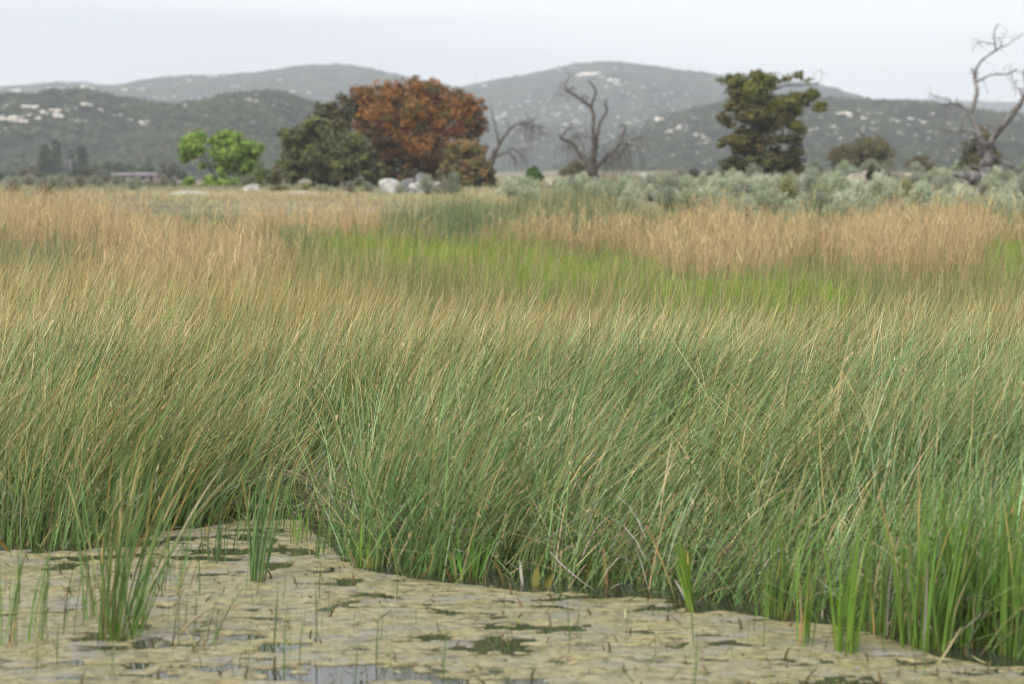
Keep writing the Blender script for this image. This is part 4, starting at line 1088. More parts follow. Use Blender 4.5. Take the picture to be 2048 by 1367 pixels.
for k in range(75):                                        # low grey scrub on the left flat
    y = rs.uniform(100, 260); px = rs.uniform(120, 560) if k < 34 else rs.uniform(0, 150)
    if 350 < px < 560: continue
    x = (px - 1024) / F * y
    wh = ("by the left frame edge" if px < 110 else "below the far conifers" if px < 210 else "in front of the long shed") + (" near the reeds" if y < 150 else " farther out on the flat")
    place_sage(x, y, rs.uniform(0.45, 0.8), rs.choice(["dull grey green", "brownish grey", "dull grey green"]), "low " + wh, rs.uniform(0.9, 1.3))
for (px, y, kind, h) in [(700, 112, "brownish grey", .6), (735, 110, "dull grey green", .55), (905, 104, "dull grey green", .9), (800, 106, "silvery", .5), (855, 105, "dull grey green", .8), (610, 108, "yellowish green", .5)]:
    place_sage((px - 1024) / F * y, y, h, kind, "by the white boulders below the oaks", 0.9)

# ------------------------------------------------------------------ the rushes and reeds (nobody could count them)
G_BLUE, G_YEL, G_BRIGHT = np.array((0.102, 0.188, 0.060)), np.array((0.172, 0.215, 0.042)), np.array((0.105, 0.190, 0.026))
TAN, STRAW, WHITE, ORANGE = np.array((0.39, 0.260, 0.082)), np.array((0.45, 0.36, 0.18)), np.array((0.44, 0.41, 0.35)), np.array((0.345, 0.252, 0.132))

def scatter(n, y0, y1, margin=1.12, power=1.0):
    """n points in the camera's wedge between y0 and y1 metres; power < 1 puts more near y0."""
    u = RNG.random(n)
    y = y0 * (y1 / y0) ** u if power == 0 else np.sqrt(y0 ** 2 + (y1 ** 2 - y0 ** 2) * u)
    x = RNG.uniform(-1, 1, n) * (0.5 * (2048 / F) * y * min(margin, 1.16) + 1.9)
    return x, y

acc = Acc()
def rush(n, y0, y1, segs, wscale=1.0, power=0):
    x, y = scatter(n, y0, y1, 1.35, power)
    s = shore(x)
    px = x / y * F + 1024
    edge = smooth(-0.30 - 0.4 * np.exp(-((px - 540) / 170) ** 2), 0.40, y - s + 0.7 * (fbm(x * 2.6, y * 2.6, 3, 8) - 0.5)) ** 2.2
    tuss = fbm(x * 1.6, y * 1.6, 3, 4)
    # far edge of the tall rushes: nearer on the right, farther on the left
    far = np.interp(px, [-500, 0, 450, 900, 1300, 2048, 2500], [29, 29, 28, 25, 22.5, 22.5, 23]) + 3 * (fbm(x / 3, y / 3, 2, 66) - 0.5)
    dens = edge * (0.22 + 0.85 * smooth(0.34, 0.60, tuss)) * smooth(0.6, -0.6, y - far)
    gap = np.exp(-(((px - 560) / 90) ** 2 + ((y - 13.6) / 0.7) ** 2))     # thinner matted place behind the inlet
    dens *= 1 - 0.55 * gap
    dens *= np.where(np.abs(px - 1024) > 1250, 0.6, 1.0)
    keep = RNG.random(n) < dens
    x, y, px, s, tuss = x[keep], y[keep], px[keep], s[keep], tuss[keep]
    m = len(x)
    z = np.minimum(gz(x, y), 0.03) - 0.02
    patch = fbm(x * 0.55, y * 0.45, 3, 14)
    patch2 = fbm(x * 0.9 + 9, y * 0.6, 3, 24)
    hgt = (1.02 + 0.30 * (patch - 0.5) + 0.14 * RNG.normal(0, 1, m)).clip(0.35, 1.6)
    hgt *= (0.80 + 0.20 * smooth(0, 1.2, y - s)) * (1 - 0.16 * smooth(16, 21, y) * smooth(250, 700, px))
    hgt *= np.where(RNG.random(m) < 0.22, RNG.uniform(0.35, 0.8, m), 1.0)
    wind = 0.75 + 0.75 * smooth(500, 1400, px) * smooth(22, 13, y) + 1.3 * (fbm(x * 0.45, y * 0.35, 2, 77) - 0.5)
    th0 = (RNG.normal(0.08, 0.11, m) + 0.17 * wind)
    th1 = th0 + (RNG.normal(0.50, 0.28, m)) * wind
    phi = RNG.normal(0.12, 0.6, m)
    phi = phi + 1.5 * (fbm(x * 1.3, y * 0.9, 3, 207) - 0.5)
    wild = RNG.random(m) < 0.12
    phi = np.where(wild, RNG.uniform(-3.14, 3.14, m), phi)
    kink = (RNG.integers(1, segs, m), np.where(RNG.random(m) < 0.11, RNG.uniform(0.4, 1.7, m), 0.0))
    wd = RNG.uniform(0.0038, 0.0078, m) * wscale * (1 + 0.25 * smooth(1300, 2048, px) * smooth(1.5, 0, y - s))
    f_y = np.clip(0.16 + 0.9 * (patch2 - 0.5) + 0.35 * smooth(16, 25, y) + RNG.normal(0, 0.22, m) - 0.25 * smooth(15, 11, y), 0, 1)
    green = mixc(jit(G_BLUE, m, .32, .06), jit(G_YEL, m, .32, .06), f_y)
    basec = mixc(green, jit(G_BRIGHT, m, .15), np.clip(0.3 + 0.5 * smooth(1.6, 0, y - s), 0, 1))
    brown = (RNG.random(m) < 0.30)[:, None]
    basec = np.where(brown, jit((0.105, 0.085, 0.032), m, .25), basec)
    p_tan = 0.20 + 0.52 * smooth(13.5, 19.0, y) + 0.7 * (patch2 - 0.5) + 0.14 * smooth(900, 200, px) * smooth(11, 15, y)
    istan = RNG.random(m) < p_tan
    tipc = mixc(jit(TAN, m, .22), jit(STRAW, m, .2), RNG.random(m))
    ts = np.where(istan, RNG.uniform(0.35, 0.85, m) - 0.12 * smooth(15, 19, y), RNG.uniform(0.76, 1.05, m))
    dead = RNG.random(m) < (0.05 + 0.10 * gap[keep] * 4 * 0.5)
    wht = RNG.random(m) < (0.012 + 0.10 * gap[keep]) * (0.35 + 0.65 * smooth(0.2, 1.5, y - s))
    hgt = np.where(wht, hgt * 0.75, hgt)
    dc = jit(STRAW * 0.9, m, .25); wc = jit(WHITE, m, .15)
    for cond, cc in ((dead, dc), (wht, wc)):
        green = np.where(cond[:, None], cc, green); basec = np.where(cond[:, None], cc * 0.8, basec); tipc = np.where(cond[:, None], cc, tipc)
    dl = dead | wht
    th1 = np.where(dl, th1 + RNG.uniform(-0.3, 0.9, m), th1)
    wd = np.where(wht, wd * 0.95, wd)
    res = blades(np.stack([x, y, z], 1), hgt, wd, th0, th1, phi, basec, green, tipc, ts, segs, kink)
    acc.add(res)
    tipp = res[0].reshape(m, 2 * segs + 1, 3)[:, 2 * segs - 2]           # small brown flower tufts near some tips
    k = np.where(RNG.random(m) < 0.07)[0]
    k = np.repeat(k, 3); kk = len(k)
    hc = mixc(jit((0.17, 0.105, 0.05), kk, .3), jit(STRAW, kk, .2), (RNG.random(kk) < 0.45).astype(float))
    acc.add(blades(tipp[k], RNG.uniform(0.02, 0.05, kk), RNG.uniform(0.004, 0.007, kk), RNG.normal(0.7, 0.4, kk), RNG.normal(0.9, 0.4, kk), RNG.uniform(-3.14, 3.14, kk), hc, hc, hc, np.full(kk, 2.0), 2))
    return m
n1 = rush(212000, 8.8, 17.0, 5)
n2 = rush(135000, 17.0, 36.0, 3, 1.35)
tag(link("rush_bed", acc.mesh("rush_bed", M_BLADE)), "dense green rushes with tan tips leaning right beyond the pond", kind='stuff')
print("rush blades", n1, n2, acc.nv)

# matted dead stems lying low along the shore
acc = Acc()
m = 5200
x = RNG.uniform(-3.6, 4.2, m); y = shore(x) + np.abs(RNG.normal(0, 0.55, m)) + 0.05
px = x / y * F + 1024
keep = RNG.random(m) < (0.35 + 0.8 * np.exp(-((px - 590) / 130) ** 2))
x, y = x[keep], y[keep]; m = len(x)
c = np.where(RNG.random(m)[:, None] < 0.35, jit(WHITE * 0.75, m, .2), np.where(RNG.random(m)[:, None] < 0.5, jit(STRAW * .8, m, .25), jit((0.11, 0.085, 0.04), m, .3)))
acc.add(blades(np.stack([x, y, np.maximum(gz(x, y), 0.0) + RNG.uniform(0.0, 0.22, m)], 1), RNG.uniform(0.12, 0.55, m), RNG.uniform(0.004, 0.009, m), RNG.normal(1.1, 0.35, m), RNG.normal(1.75, 0.3, m), RNG.uniform(-3.14, 3.14, m), c * .9, c, c, np.full(m, 2.0), 4, None, RNG.uniform(-3, 3, m)))
tag(link("dead_thatch", acc.mesh("dead_thatch", M_DRY)), "matted pale dead stems lying at the feet of the rushes", kind='stuff')

# marsh beyond: zones given as soft patches (column px, distance, half width px, half depth, weight)
def field(px, y, blobs):
    v = np.zeros_like(px)
    for (bx, by, rx, ry, wt) in blobs:
        v = np.maximum(v, wt * np.exp(-(((px - bx) / rx) ** 2 + ((y - by) / ry) ** 2)))
    return v
tan_b = [(60, 46, 210, 9, 1.2), (-150, 46, 150, 12, 1.2), (330, 30, 170, 5, 1.0), (430, 40, 130, 6, .9), (640, 60, 150, 5, .95), (790, 62, 90, 5, .9), (880, 54, 60, 3, .7), (1060, 50, 100, 1.8, .8), (1210, 48, 80, 2.2, .85), (1430, 43, 140, 6.5, 1.35),
         (1550, 47, 110, 6, 1.1), (1655, 44, 40, 4, .6), (1830, 43, 130, 6.5, 1.3), (1930, 49, 80, 6, 1.0), (1720, 52, 70, 5, .8), (2150, 48, 120, 9, 1.0)]
teal_b = [(60, 35, 210, 5.5, 1.4), (-160, 35, 150, 6, 1.3), (920, 58, 150, 7, 1.3), (1130, 58, 160, 7, 1.3), (1040, 64, 230, 7, 1.3), (560, 46, 110, 4, .8), (1300, 62, 120, 6, .9), (1700, 62, 160, 6, .9), (1480, 62, 160, 6, .7), (2000, 62, 150, 7, .8), (420, 52, 70, 6, .7)]
bright_b = [(620, 48, 170, 3.2, 1.0), (880, 44, 200, 4.0, 1.1), (1170, 38.5, 160, 4.2, 1.1), (1420, 32.5, 150, 3.0, 1.2), (1600, 30, 110, 2.4, .9), (2020, 44, 85, 6, 1.0), (2250, 42, 150, 8, 1.0)]

def marsh(name, label, n, y0, y1, blobs, others, hfun, wid, cols, tipf, fluff, mat, segs=3, thr=0.35, spread=0.12, lean=0.16, bstart=(0.3, 0.8)):
    A = Acc()
    x, y = scatter(n, y0, y1, 1.35, 1.0)
    px = x / y * F + 1024
    wv = field(px, y, blobs) + (0.55 if fluff else 0.25) * (fbm(x * 0.5, y * 0.35, 3, len(name)) - 0.5)
    ov = field(px, y, others)
    keep = RNG.random(n) < smooth(thr - 0.2, thr + 0.35, wv) * smooth(0.3, -0.25, ov - wv)
    x, y, px, wv = x[keep], y[keep], px[keep], wv[keep]
    m = len(x)
    h = hfun(x, y, px) * np.exp(RNG.normal(0, 0.17, m))
    tus = fbm(x * 0.8, y * 0.5, 3, 3 + len(name))
    h = h * (0.60 + 0.80 * tus) * (0.8 + 0.4 * fbm(x / 4.0, y / 5.0, 2, 51)) * (1 - 0.45 * smooth(54, 72, y))
    h = np.minimum(h, 1.75)
    z = gz(x, y) - 0.03
    f = np.clip(RNG.random(m) * 0.6 + 0.9 * (tus - 0.3), 0, 1)
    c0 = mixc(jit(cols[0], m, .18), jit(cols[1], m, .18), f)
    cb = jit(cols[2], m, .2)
    ct = mixc(jit(cols[3], m, .18), jit(cols[4], m, .18), RNG.random(m))
    ts = np.where(RNG.random(m) < tipf, RNG.uniform(*bstart, m), 1.5)
    th0 = RNG.normal(0.06, spread, m); th1 = th0 + RNG.normal(lean, 0.16, m)
    phi = np.where(RNG.random(m) < 0.35, RNG.uniform(-3.14, 3.14, m), RNG.normal(0.1, 0.8, m))
    wd = wid * RNG.uniform(0.7, 1.35, m) * (y / 45) ** 0.6
    base_ = np.stack([x, y, z], 1)
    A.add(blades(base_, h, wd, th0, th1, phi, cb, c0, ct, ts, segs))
    if fluff:                                              # side sprays of the dry seed heads
        for _ in range(fluff):
            k = RNG.random(m) < 0.75
            q = base_[k].copy(); t_ = RNG.uniform(0.5, 0.93, k.sum())
            th = (th0[k] + th1[k]) / 2
            q += np.stack([np.sin(th) * np.cos(phi[k]), np.sin(th) * np.sin(phi[k]), np.cos(th)], 1) * (h[k] * t_)[:, None]
            kk = k.sum()
            cc = ct[k] * np.exp(RNG.normal(0, .12, (kk, 1)))
            A.add(blades(q, RNG.uniform(0.12, 0.30, kk), wd[k] * 0.8, RNG.normal(0.5, 0.3, kk), RNG.normal(0.75, 0.4, kk), RNG.uniform(-3.14, 3.14, kk), cc, cc, cc, np.full(kk, 2.0), 2))
    tag(link(name, A.mesh(name, mat)), label, kind='stuff')
    print(name, m, A.nv)

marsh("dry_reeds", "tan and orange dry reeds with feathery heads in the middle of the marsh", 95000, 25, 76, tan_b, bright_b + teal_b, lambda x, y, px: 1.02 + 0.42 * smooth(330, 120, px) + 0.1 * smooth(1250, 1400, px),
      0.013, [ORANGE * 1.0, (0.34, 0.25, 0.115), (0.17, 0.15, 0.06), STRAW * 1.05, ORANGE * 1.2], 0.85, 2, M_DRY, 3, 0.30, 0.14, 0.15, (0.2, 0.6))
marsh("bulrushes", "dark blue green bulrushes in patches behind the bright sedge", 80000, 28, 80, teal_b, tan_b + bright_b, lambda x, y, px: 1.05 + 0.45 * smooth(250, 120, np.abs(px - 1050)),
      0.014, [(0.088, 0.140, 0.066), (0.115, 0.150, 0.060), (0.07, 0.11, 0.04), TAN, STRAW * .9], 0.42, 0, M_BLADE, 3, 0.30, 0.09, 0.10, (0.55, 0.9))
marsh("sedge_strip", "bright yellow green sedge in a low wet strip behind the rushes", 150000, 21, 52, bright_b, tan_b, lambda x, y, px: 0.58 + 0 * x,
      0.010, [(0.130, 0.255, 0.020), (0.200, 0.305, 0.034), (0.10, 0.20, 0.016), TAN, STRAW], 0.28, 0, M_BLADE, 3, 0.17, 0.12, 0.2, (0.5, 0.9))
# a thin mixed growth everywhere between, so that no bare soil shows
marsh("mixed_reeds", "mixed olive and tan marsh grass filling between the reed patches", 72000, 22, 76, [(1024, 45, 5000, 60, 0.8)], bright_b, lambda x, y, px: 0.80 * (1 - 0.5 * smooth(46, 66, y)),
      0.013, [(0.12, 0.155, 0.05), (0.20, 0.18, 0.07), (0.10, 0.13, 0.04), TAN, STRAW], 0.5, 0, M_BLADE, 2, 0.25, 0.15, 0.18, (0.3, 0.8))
# cream grass along the bank
bank_b = [(760, 84, 330, 12, 1.1), (500, 92, 200, 18, 1.0), (980, 90, 110, 9, 1.2), (250, 95, 180, 18, .3), (1350, 78, 500, 4, .6), (330, 70, 60, 7, .9), (560, 82, 170, 8, .9)]
marsh("bank_grass", "short cream dry grass along the bank in front of the oaks", 52000, 66, 125, bank_b, [(5000, 0, 1, 1, 0)], lambda x, y, px: 0.42 + 0.25 * smooth(60, 20, np.abs(px - 970)) + 0 * x,
      0.014, [(0.42, 0.36, 0.20), (0.36, 0.30, 0.15), (0.24, 0.21, 0.09), (0.50, 0.45, 0.28), (0.42, 0.33, 0.15)], 0.8, 0, M_DRY, 3, 0.25, 0.2, 0.2, (0.2, 0.6))
marsh("field_grass", "thin olive and tan grass covering the flat ground behind the marsh", 46000, 74, 230, [(1024, 120, 6000, 160, 0.9)], bank_b, lambda x, y, px: 0.32 + 0 * x,
      0.022, [(0.165, 0.185, 0.105), (0.23, 0.215, 0.125), (0.15, 0.155, 0.085), STRAW, (0.26, 0.25, 0.16)], 0.3, 0, M_DRY, 2, 0.2, 0.25, 0.2, (0.2, 0.6))

# ------------------------------------------------------------------ clumps, shoots and leaves at the water's edge
def one_blade(length, width, th0, th1, phi, colb, colm, colt, ts, segs=7):
    """a folded leaf with a keel: two narrow faces per segment"""
    n = segs + 1
    V, C = [], []
    pos = Vector((0, 0, 0))
    yaw = random.uniform(-1.0, 1.0)
    for i in range(n):
        t_ = i / segs
        th = th0 + (th1 - th0) * t_ ** 1.4
        d = Vector((math.sin(th) * math.cos(phi), math.sin(th) * math.sin(phi), math.cos(th)))
        side = Vector((math.cos(yaw), math.sin(yaw), 0))
        side = (side - d * side.dot(d)).normalized()
        nrm = d.cross(side)
        wv = width * (1 - t_ ** 3.2) * (0.8 + 0.4 * t_ if t_ < .5 else 1.0) / 2 + 0.0004
        V += [pos - side * wv, pos + nrm * wv * 0.55, pos + side * wv]
        f = min(1, max(0, (t_ - ts) / 0.25))
        b_ = max(0, 1 - t_ / 0.3)
        c = [colm[k] * (1 - b_) + colb[k] * b_ for k in range(3)]
        c = [c[k] * (1 - f) + colt[k] * f for k in range(3)]
        C += [c, c, c]
        pos = pos + d * (length / segs)
    Fs = []
    for i in range(segs):
        a = 3 * i
        Fs += [a, a + 1, a + 4, a + 3, a + 1, a + 2, a + 5, a + 4]
    return mesh_np("leaf", np.array([tuple(v) for v in V]), Fs, np.arange(2 * segs) * 4, M_BLADE, np.array(C), True)

def rcol(c, s=0.18):
    k = math.exp(random.gauss(0, s))
    return [v * k * math.exp(random.gauss(0, 0.05)) for v in c]
def clump(px, py, n, h, width, label, cat="rush clump", name="rush_clump", rx=20, ry=6, lean=(0.05, 0.25), fan=0.25, phi0=0.0, mid=(0.085, 0.145, 0.055), basec=(0.11, 0.20, 0.03), tan_p=0.3, dead_p=0.10, group=None):
    c = at_z(px, py)
    root = thing(name, (c.x, c.y, -0.01), label, cat, group)
    RX = rx / F * c.y
    RY = abs(at_z(px, py - ry).y - at_z(px, py + ry).y) / 2
    for _ in range(n):
        a, r_ = random.uniform(0, 6.28), math.sqrt(random.random())
        ox, oy = math.cos(a) * r_, math.sin(a) * r_
        lnx = random.gauss(lean[0], 0.06) + fan * ox * 0.6
        phi = phi0 if lnx >= 0 else phi0 + math.pi
        phi += random.gauss(0, 0.5) + (math.pi * 2 * random.random() if random.random() < 0.1 else 0)
        colm, cb, ct = rcol(mid), rcol(basec, .12) if random.random() < 0.7 else rcol((0.13, 0.10, 0.035)), rcol(random.choice([TAN, STRAW]))
        ts = random.uniform(0.4, 0.85) if random.random() < tan_p else random.uniform(0.92, 1.3)
        if random.random() < dead_p:
            colm = cb = ct = rcol(random.choice([STRAW * 0.75, WHITE * 0.6, TAN * .8])); dl = 0.6
        else:
            dl = 1.0
        me = one_blade(random.uniform(*h) * dl, width * random.uniform(0.55, 1.15), abs(lnx), abs(lnx) + random.gauss(lean[1], 0.16), phi, cb, colm, ct, ts)
        link("leaf", me, root, (ox * RX, oy * RY, -0.02))
    return root
G2, GB = (0.092, 0.165, 0.045), (0.115, 0.215, 0.022)
clump(238, 1275, 66, (0.40, 1.05), 0.0076, "big fanned rush clump standing alone in the scum at lower left", rx=40, ry=12, lean=(0.20, 0.28), fan=0.32, mid=G2, basec=GB, tan_p=0.45, dead_p=0.12)
clump(225, 1240, 22, (0.4, 0.85), 0.008, "looser rush tuft just behind the big fanned clump", rx=60, ry=10, lean=(0.08, 0.25), fan=0.35, mid=G2, tan_p=0.4)
clump(515, 1163, 30, (0.42, 0.72), 0.0085, "narrow upright rush clump at the mouth of the inlet", rx=16, ry=5, lean=(0.08, 0.16), fan=0.18, mid=(0.085, 0.160, 0.055), basec=(0.08, 0.165, 0.035), tan_p=0.2)
clump(30, 1285, 16, (0.28, 0.55), 0.0075, "sparse thin green shoots at the lower left corner", rx=45, ry=34, lean=(0.10, 0.10), fan=0.1, mid=(0.09, 0.17, 0.03), basec=GB, tan_p=0.05, dead_p=0.03)
clump(120, 1255, 12, (0.25, 0.5), 0.006, "sparse thin shoots left of the big fanned clump", rx=55, ry=30, lean=(0.10, 0.08), fan=0.1, mid=(0.09, 0.15, 0.035), basec=GB, tan_p=0.1, dead_p=0.1)
clump(390, 1285, 9, (0.12, 0.42), 0.006, "few bent shoots right of the big fanned clump", rx=45, ry=18, lean=(0.25, 0.3), fan=0.4, mid=(0.09, 0.13, 0.05), tan_p=0.1, dead_p=0.25)
clump(1385, 1222, 11, (0.25, 0.42), 0.019, "bright broad leaved tuft leaning left at the edge of the rushes", rx=12, ry=4, lean=(0.22, 0.10), fan=0.5, phi0=math.pi, mid=(0.13, 0.24, 0.025), basec=(0.19, 0.30, 0.045), tan_p=0.1, dead_p=0.15, name="sedge_clump", cat="sedge clump")
clump(1550, 1232, 34, (0.3, 0.75), 0.0085, "green sedge tuft with dark foot right of the broad leaved tuft", rx=40, ry=8, lean=(0.15, 0.2), fan=0.4, mid=(0.10, 0.19, 0.03), basec=(0.14, 0.24, 0.03), name="sedge_clump", cat="sedge clump")
clump(1605, 1292, 13, (0.30, 0.55), 0.010, "thin upright sedge tuft left of the grey dead stalk", rx=22, ry=7, lean=(0.05, 0.1), fan=0.2, mid=GB, basec=(0.10, 0.20, 0.02), name="sedge_clump", cat="sedge clump")
clump(1690, 1305, 30, (0.3, 0.72), 0.0085, "upright sedge tuft holding the grey dead stalk in the lower right", rx=24, ry=8, lean=(0.06, 0.12), fan=0.25, mid=GB, basec=(0.10, 0.20, 0.02), name="sedge_clump", cat="sedge clump")
clump(1850, 1296, 80, (0.32, 0.85), 0.0088, "dense bright sedge clump left of the lower right corner", rx=52, ry=9, lean=(0.08, 0.16), fan=0.25, tan_p=0.2, dead_p=0.08, mid=(0.098, 0.192, 0.026), basec=(0.12, 0.22, 0.02), name="sedge_clump", cat="sedge clump")
clump(1945, 1288, 80, (0.35, 0.9), 0.0088, "tall bright sedge clump beside the dead leaf nest", rx=52, ry=9, lean=(0.06, 0.14), fan=0.2, tan_p=0.2, dead_p=0.08, mid=(0.098, 0.192, 0.026), basec=(0.11, 0.21, 0.02), name="sedge_clump", cat="sedge clump")
clump(2035, 1308, 60, (0.35, 0.9), 0.0088, "bright sedge clump cut by the right edge at the bottom", rx=44, ry=9, lean=(0.05, 0.14), fan=0.2, tan_p=0.2, dead_p=0.08, mid=(0.098, 0.192, 0.026), basec=(0.11, 0.21, 0.02), name="sedge_clump", cat="sedge clump")
clump(1775, 1268, 44, (0.3, 0.8), 0.0085, "sedge clump between the upright tuft and the dense corner clump", rx=48, ry=8, lean=(0.10, 0.2), fan=0.3, mid=(0.09, 0.165, 0.03), basec=(0.12, 0.21, 0.025), name="sedge_clump", cat="sedge clump")
clump(735, 1133, 30, (0.14, 0.34), 0.008, "short bright grass tuft at the right side of the inlet", rx=28, ry=6, lean=(0.05, 0.15), fan=0.4, mid=(0.13, 0.24, 0.03), basec=(0.17, 0.27, 0.035), tan_p=0.05, name="grass_tuft", cat="grass tuft")
clump(940, 1155, 22, (0.16, 0.34), 0.010, "short bright grass tuft at the rush edge near the middle", rx=32, ry=6, lean=(0.05, 0.12), fan=0.35, mid=(0.10, 0.22, 0.03), basec=(0.13, 0.24, 0.03), tan_p=0.05, name="grass_tuft", cat="grass tuft")
clump(602, 1085, 16, (0.16, 0.36), 0.007, "small fresh green tuft at the back of the inlet", rx=20, ry=8, lean=(0.08, 0.15), fan=0.35, mid=(0.12, 0.23, 0.035), basec=(0.16, 0.26, 0.04), tan_p=0.05, name="grass_tuft", cat="grass tuft")
clump(445, 1118, 14, (0.2, 0.45), 0.0065, "thin dark rush tuft left of the narrow upright clump", rx=30, ry=14, lean=(0.12, 0.2), fan=0.3, mid=(0.07, 0.12, 0.05), tan_p=0.2)

clump(470, 1092, 12, (0.2, 0.5), 0.006, "few wispy rush stems in the left half of the inlet", rx=40, ry=12, lean=(0.15, 0.2), fan=0.3, mid=G2, tan_p=0.3, dead_p=0.15)
clump(560, 1066, 16, (0.25, 0.6), 0.006, "wispy rush stems at the back of the inlet behind the narrow clump", rx=45, ry=10, lean=(0.15, 0.25), fan=0.3, mid=G2, tan_p=0.35, dead_p=0.2)
clump(640, 1112, 14, (0.15, 0.45), 0.006, "short mixed stems on the right side of the inlet", rx=26, ry=12, lean=(0.1, 0.25), fan=0.3, mid=(0.10, 0.19, 0.035), tan_p=0.2, dead_p=0.2)
clump(330, 1180, 12, (0.2, 0.6), 0.006, "scattered thin stems right behind the big fanned clump", rx=50, ry=30, lean=(0.2, 0.2), fan=0.3, mid=G2, tan_p=0.3, dead_p=0.15)
clump(160, 1085, 40, (0.3, 0.8), 0.007, "loose rush tuft on the left shore behind the big fanned clump", rx=70, ry=6, lean=(0.12, 0.25), fan=0.3, mid=G2, tan_p=0.3, dead_p=0.2)
clump(60, 1088, 30, (0.4, 0.8), 0.007, "loose rush tuft on the left shore by the frame edge", rx=60, ry=6, lean=(0.12, 0.2), fan=0.25, mid=G2, tan_p=0.3, dead_p=0.15)
clump(380, 1050, 30, (0.3, 0.7), 0.0065, "loose rush tuft on the shore at the left side of the inlet", rx=50, ry=8, lean=(0.2, 0.4), fan=0.3, mid=G2, tan_p=0.3, dead_p=0.3)

# lone shoots and rotted stubs in the scum
shoot_protos = [one_blade(1.0, 0.045, abs(random.gauss(0.08, 0.08)), random.uniform(0.05, 0.35), random.choice((0.2, math.pi, 0.5)), (0.07, 0.11, 0.025), (0.08, 0.145, 0.03), (0.14, 0.16, 0.05), 0.85, 5) for _ in range(10)]
stub_protos = [one_blade(1.0, 0.16, abs(random.gauss(0.15, 0.12)), random.uniform(0.4, 1.6), random.uniform(0, 6.28), (0.05, 0.035, 0.014), (0.085, 0.06, 0.022), (0.14, 0.10, 0.045), 0.7, 5) for _ in range(8)]
rk = random.Random(99)
def place_word(px, py):
    near = " along the bottom edge" if py > 1310 else " near the rush edge" if py < 1210 else " in mid pond"
    return ("left of the big fanned clump" if px < 170 else "around the big fanned clump" if px < 340 else "below the narrow upright clump" if px < 620 else
            "by the inlet's right tuft" if px < 900 else "below the yellowed leaves" if px < 1200 else "below the broad leaved tuft" if px < 1480 else "below the upright sedge tufts" if px < 1760 else "below the dense corner clumps") + near
def free(px, py):
    q = at_z(px, py)
    return q.y < float(shore(np.array([q.x]))[0]) - 0.05
k = 0
while k < 120:
    px, py = rk.uniform(-60, 2110), 1100 + 275 * rk.random()
    if not free(px, py): continue
    q = at_z(px, py)
    o_ = link("green_shoot", rk.choice(shoot_protos), loc=(q.x, q.y, -0.01))
    s_ = rk.uniform(0.04, 0.24) * (1.3 if rk.random() < .2 else 1)
    o_.scale = (max(s_, .12) * .62, max(s_, .12) * .62, s_); o_.rotation_euler = (0, 0, rk.uniform(-.6, .6))
    wh = ("tall" if s_ > 0.17 else "short" if s_ < 0.10 else "mid height", place_word(px, py))
    tag(o_, "%s green shoot %s" % wh, "shoot", "%s green shoots %s" % wh)
    k += 1
k = 0
while k < 90:
    px, py = rk.uniform(-60, 2110), 1095 + 285 * rk.random()
    if not free(px, py): continue
    q = at_z(px, py)
    o_ = link("dead_stub", rk.choice(stub_protos), loc=(q.x, q.y, -0.005))
    s_ = rk.uniform(0.03, 0.085)
    o_.scale = (s_, s_, s_); o_.rotation_euler = (0, 0, rk.uniform(0, 6.28))
    wh = ("larger" if s_ > 0.058 else "small", place_word(px, py))
    tag(o_, "%s brown leaf stub in scum %s" % wh, "dead leaf", "%s rotted stubs %s" % wh)
    k += 1

def single_leaf(px, py, L_, wd, th0, th1, phi, c, label, name="dead_leaf", cat="dead leaf", z=0.0, tip=None):
    q = at_z(px, py)
    me = one_blade(L_, wd, th0, th1, phi, [v * .8 for v in c], c, tip or c, 0.6, 8)
    return tag(link(name, me, loc=(q.x, q.y, z - 0.01)), label, cat)
YEL, BRN = (0.15, 0.135, 0.022), (0.10, 0.065, 0.02)
single_leaf(1070, 1172, 0.115, 0.045, 0.1, 0.5, 1.0, YEL, "broad yellowed leaf folded upright at the rush edge", "yellow_leaf", "leaf")
single_leaf(1092, 1174, 0.09, 0.035, 0.3, 0.7, 0.0, YEL, "second yellowed leaf leaning right of the folded one", "yellow_leaf", "leaf")
single_leaf(1045, 1170, 0.14, 0.014, 0.1, 0.1, 3.0, tuple(WHITE), "curled white dead leaf left of the yellowed leaf")
single_leaf(1212, 1168, 0.22, 0.022, 0.05, 0.15, 3.0, (0.36, 0.22, 0.10), "hanging tan dead leaf in the middle of the rush edge")
single_leaf(1165, 1172, 0.2, 0.04, 0.25, 0.3, 0.2, (0.14, 0.15, 0.03), "olive blade leaf beside the yellowed leaves", "olive_leaf", "leaf")
single_leaf(1698, 1292, 0.30, 0.022, 0.12, 0.1, 0.2, (0.23, 0.19, 0.15), "grey brown dead stalk in the upright sedge tuft", "dead_stalk", "dead stalk")
single_leaf(830, 1160, 0.24, 0.008, 0.9, -0.8, 0.1, (0.32, 0.22, 0.08), "tan broken stem bent over the scum at the inlet's right")
single_leaf(905, 1162, 0.11, 0.02, 0.4, 0.5, 3.0, BRN, "brown curled leaf at the rush edge near the middle")
single_leaf(1008, 1168, 0.16, 0.016, 0.2, 1.0, 2.8, (0.09, 0.075, 0.02), "dark olive curved leaf left of the white dead leaf")
single_leaf(350, 1272, 0.22, 0.028, 0.7, 1.4, 0.3, (0.12, 0.09, 0.03), "rotting brown leaf lying right of the big fanned clump")
single_leaf(400, 1262, 0.16, 0.03, 1.3, 1.5, 0.1, (0.13, 0.10, 0.03), "flat rotting leaf on the scum right of the big clump", z=0.03)
single_leaf(20, 1105, 0.15, 0.035, 0.5, 1.2, 3.0, (0.14, 0.11, 0.02), "folded olive brown leaf at the left shore")
single_leaf(1985, 1275, 0.16, 0.012, 1.2, 1.3, 3.0, (0.38, 0.28, 0.13), "straw coloured leaf of the nest in the lower right", z=0.08)
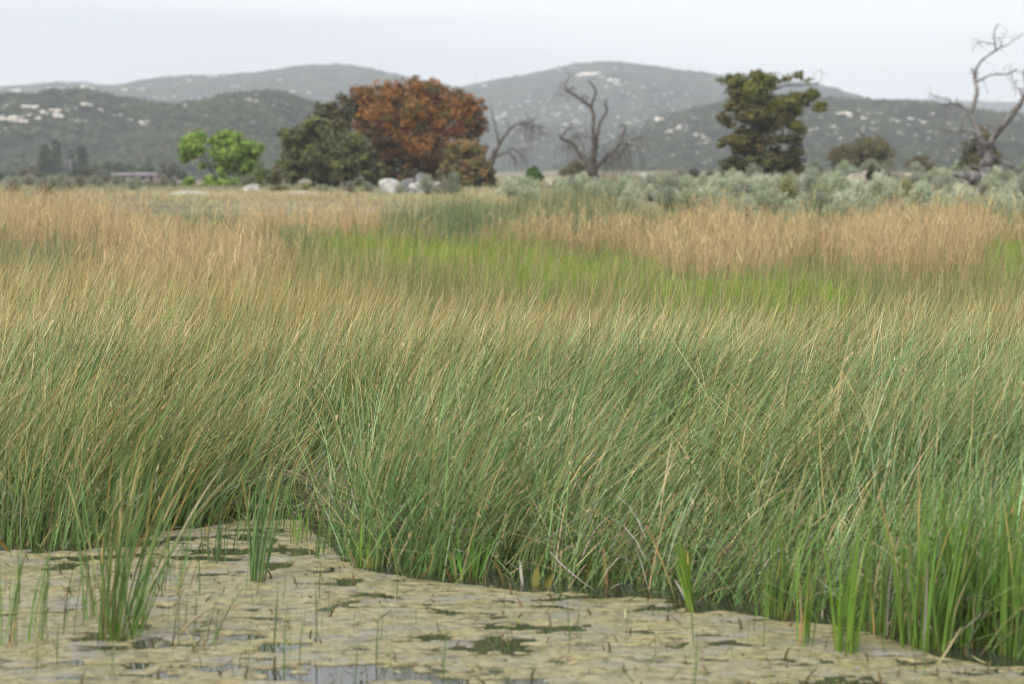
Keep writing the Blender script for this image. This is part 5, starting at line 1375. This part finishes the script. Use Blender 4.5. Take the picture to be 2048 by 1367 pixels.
single_leaf(1990, 1262, 0.14, 0.012, 1.3, 1.6, 3.1, (0.34, 0.25, 0.11), "upper straw coloured leaf of the lower right nest", z=0.12)
single_leaf(1425, 1160, 0.16, 0.009, 0.5, 0.3, 3.1, (0.36, 0.22, 0.08), "tan bent stem right of the broad leaved tuft")
single_leaf(1870, 1330, 0.20, 0.010, 0.6, 0.5, 0.1, (0.34, 0.28, 0.14), "dry straw stem leaning out of the dense corner clump")
single_leaf(1260, 1215, 0.16, 0.007, 1.2, 1.8, 0.3, (0.12, 0.17, 0.07), "grey green stem arching flat over the scum", z=0.05)
# flecks of rotted leaf on the scum
m = 2600
x = RNG.uniform(-3.2, 3.4, m); y = RNG.uniform(8.8, 13.2, m)
kp = y < shore(x); x, y = x[kp], y[kp]; m = len(x)
c = np.where(RNG.random(m)[:, None] < 0.6, jit((0.10, 0.07, 0.03), m, .35), np.where(RNG.random(m)[:, None] < .5, jit((0.30, 0.26, 0.14), m, .3), jit((0.12, 0.15, 0.03), m, .3)))
acc = Acc()
acc.add(blades(np.stack([x, y, np.full(m, 0.012)], 1), RNG.uniform(0.02, 0.075, m) * np.where(RNG.random(m) < .1, 2, 1), RNG.uniform(0.004, 0.013, m), RNG.normal(1.2, 0.35, m), RNG.normal(1.55, 0.4, m), RNG.uniform(-3.14, 3.14, m), c, c, c, np.full(m, 2.0), 3, None, RNG.uniform(-3, 3, m)))
tag(link("leaf_litter", acc.mesh("leaf_litter", M_DRY)), "small flecks of rotted leaf and stem on the algae scum", kind='stuff')
# white pebble-like thing floating at lower right
me = lumpy("pale_pebble", M_ROCK, 77, 1, 1.0, 3, 0.5)
q = at_z(1715, 1340)
pb = link("pale_pebble", me, loc=(q.x, q.y, 0.012)); pb.scale = (0.013, 0.013, 0.010)
tag(pb, "small white pebble resting on the scum at lower right", "pebble")

# faint utility poles on the far ridge
M_POLE = noise_mat("pole_wood", [(0.3, (0.08, 0.07, 0.06)), (0.7, (0.13, 0.12, 0.11))], 1.0, 2, 0.9, 0.1)
for px, top, bot, wd in ((951, 148, 170, "left"), (982, 148, 165, "right")):
    b_ = at(px, bot + 3, 1890)
    po = thing("utility_pole", b_, "faint thin utility pole on the far saddle, the %s one of two" % wd, "pole")
    hgt = (bot + 3 - top) * 1890 / F
    link("pole", tube_mesh("pole", [[(Vector((0, 0, -1)), 0.22), (Vector((0, 0, hgt)), 0.15)]], M_POLE, 6, 0), po)
    link("crossarm", tube_mesh("crossarm", [[(Vector((-1.3, 0, hgt - 0.9)), 0.1), (Vector((1.3, 0, hgt - 0.9)), 0.1)]], M_POLE, 4, 0), po)

if __import__('os').environ.get('TRI'):
    L_ = sorted(((len(m.loops) - 2 * len(m.polygons), m.name) for m in bpy.data.meshes), reverse=True)
    print("triangles", sum(a for a, _ in L_), L_[:22])
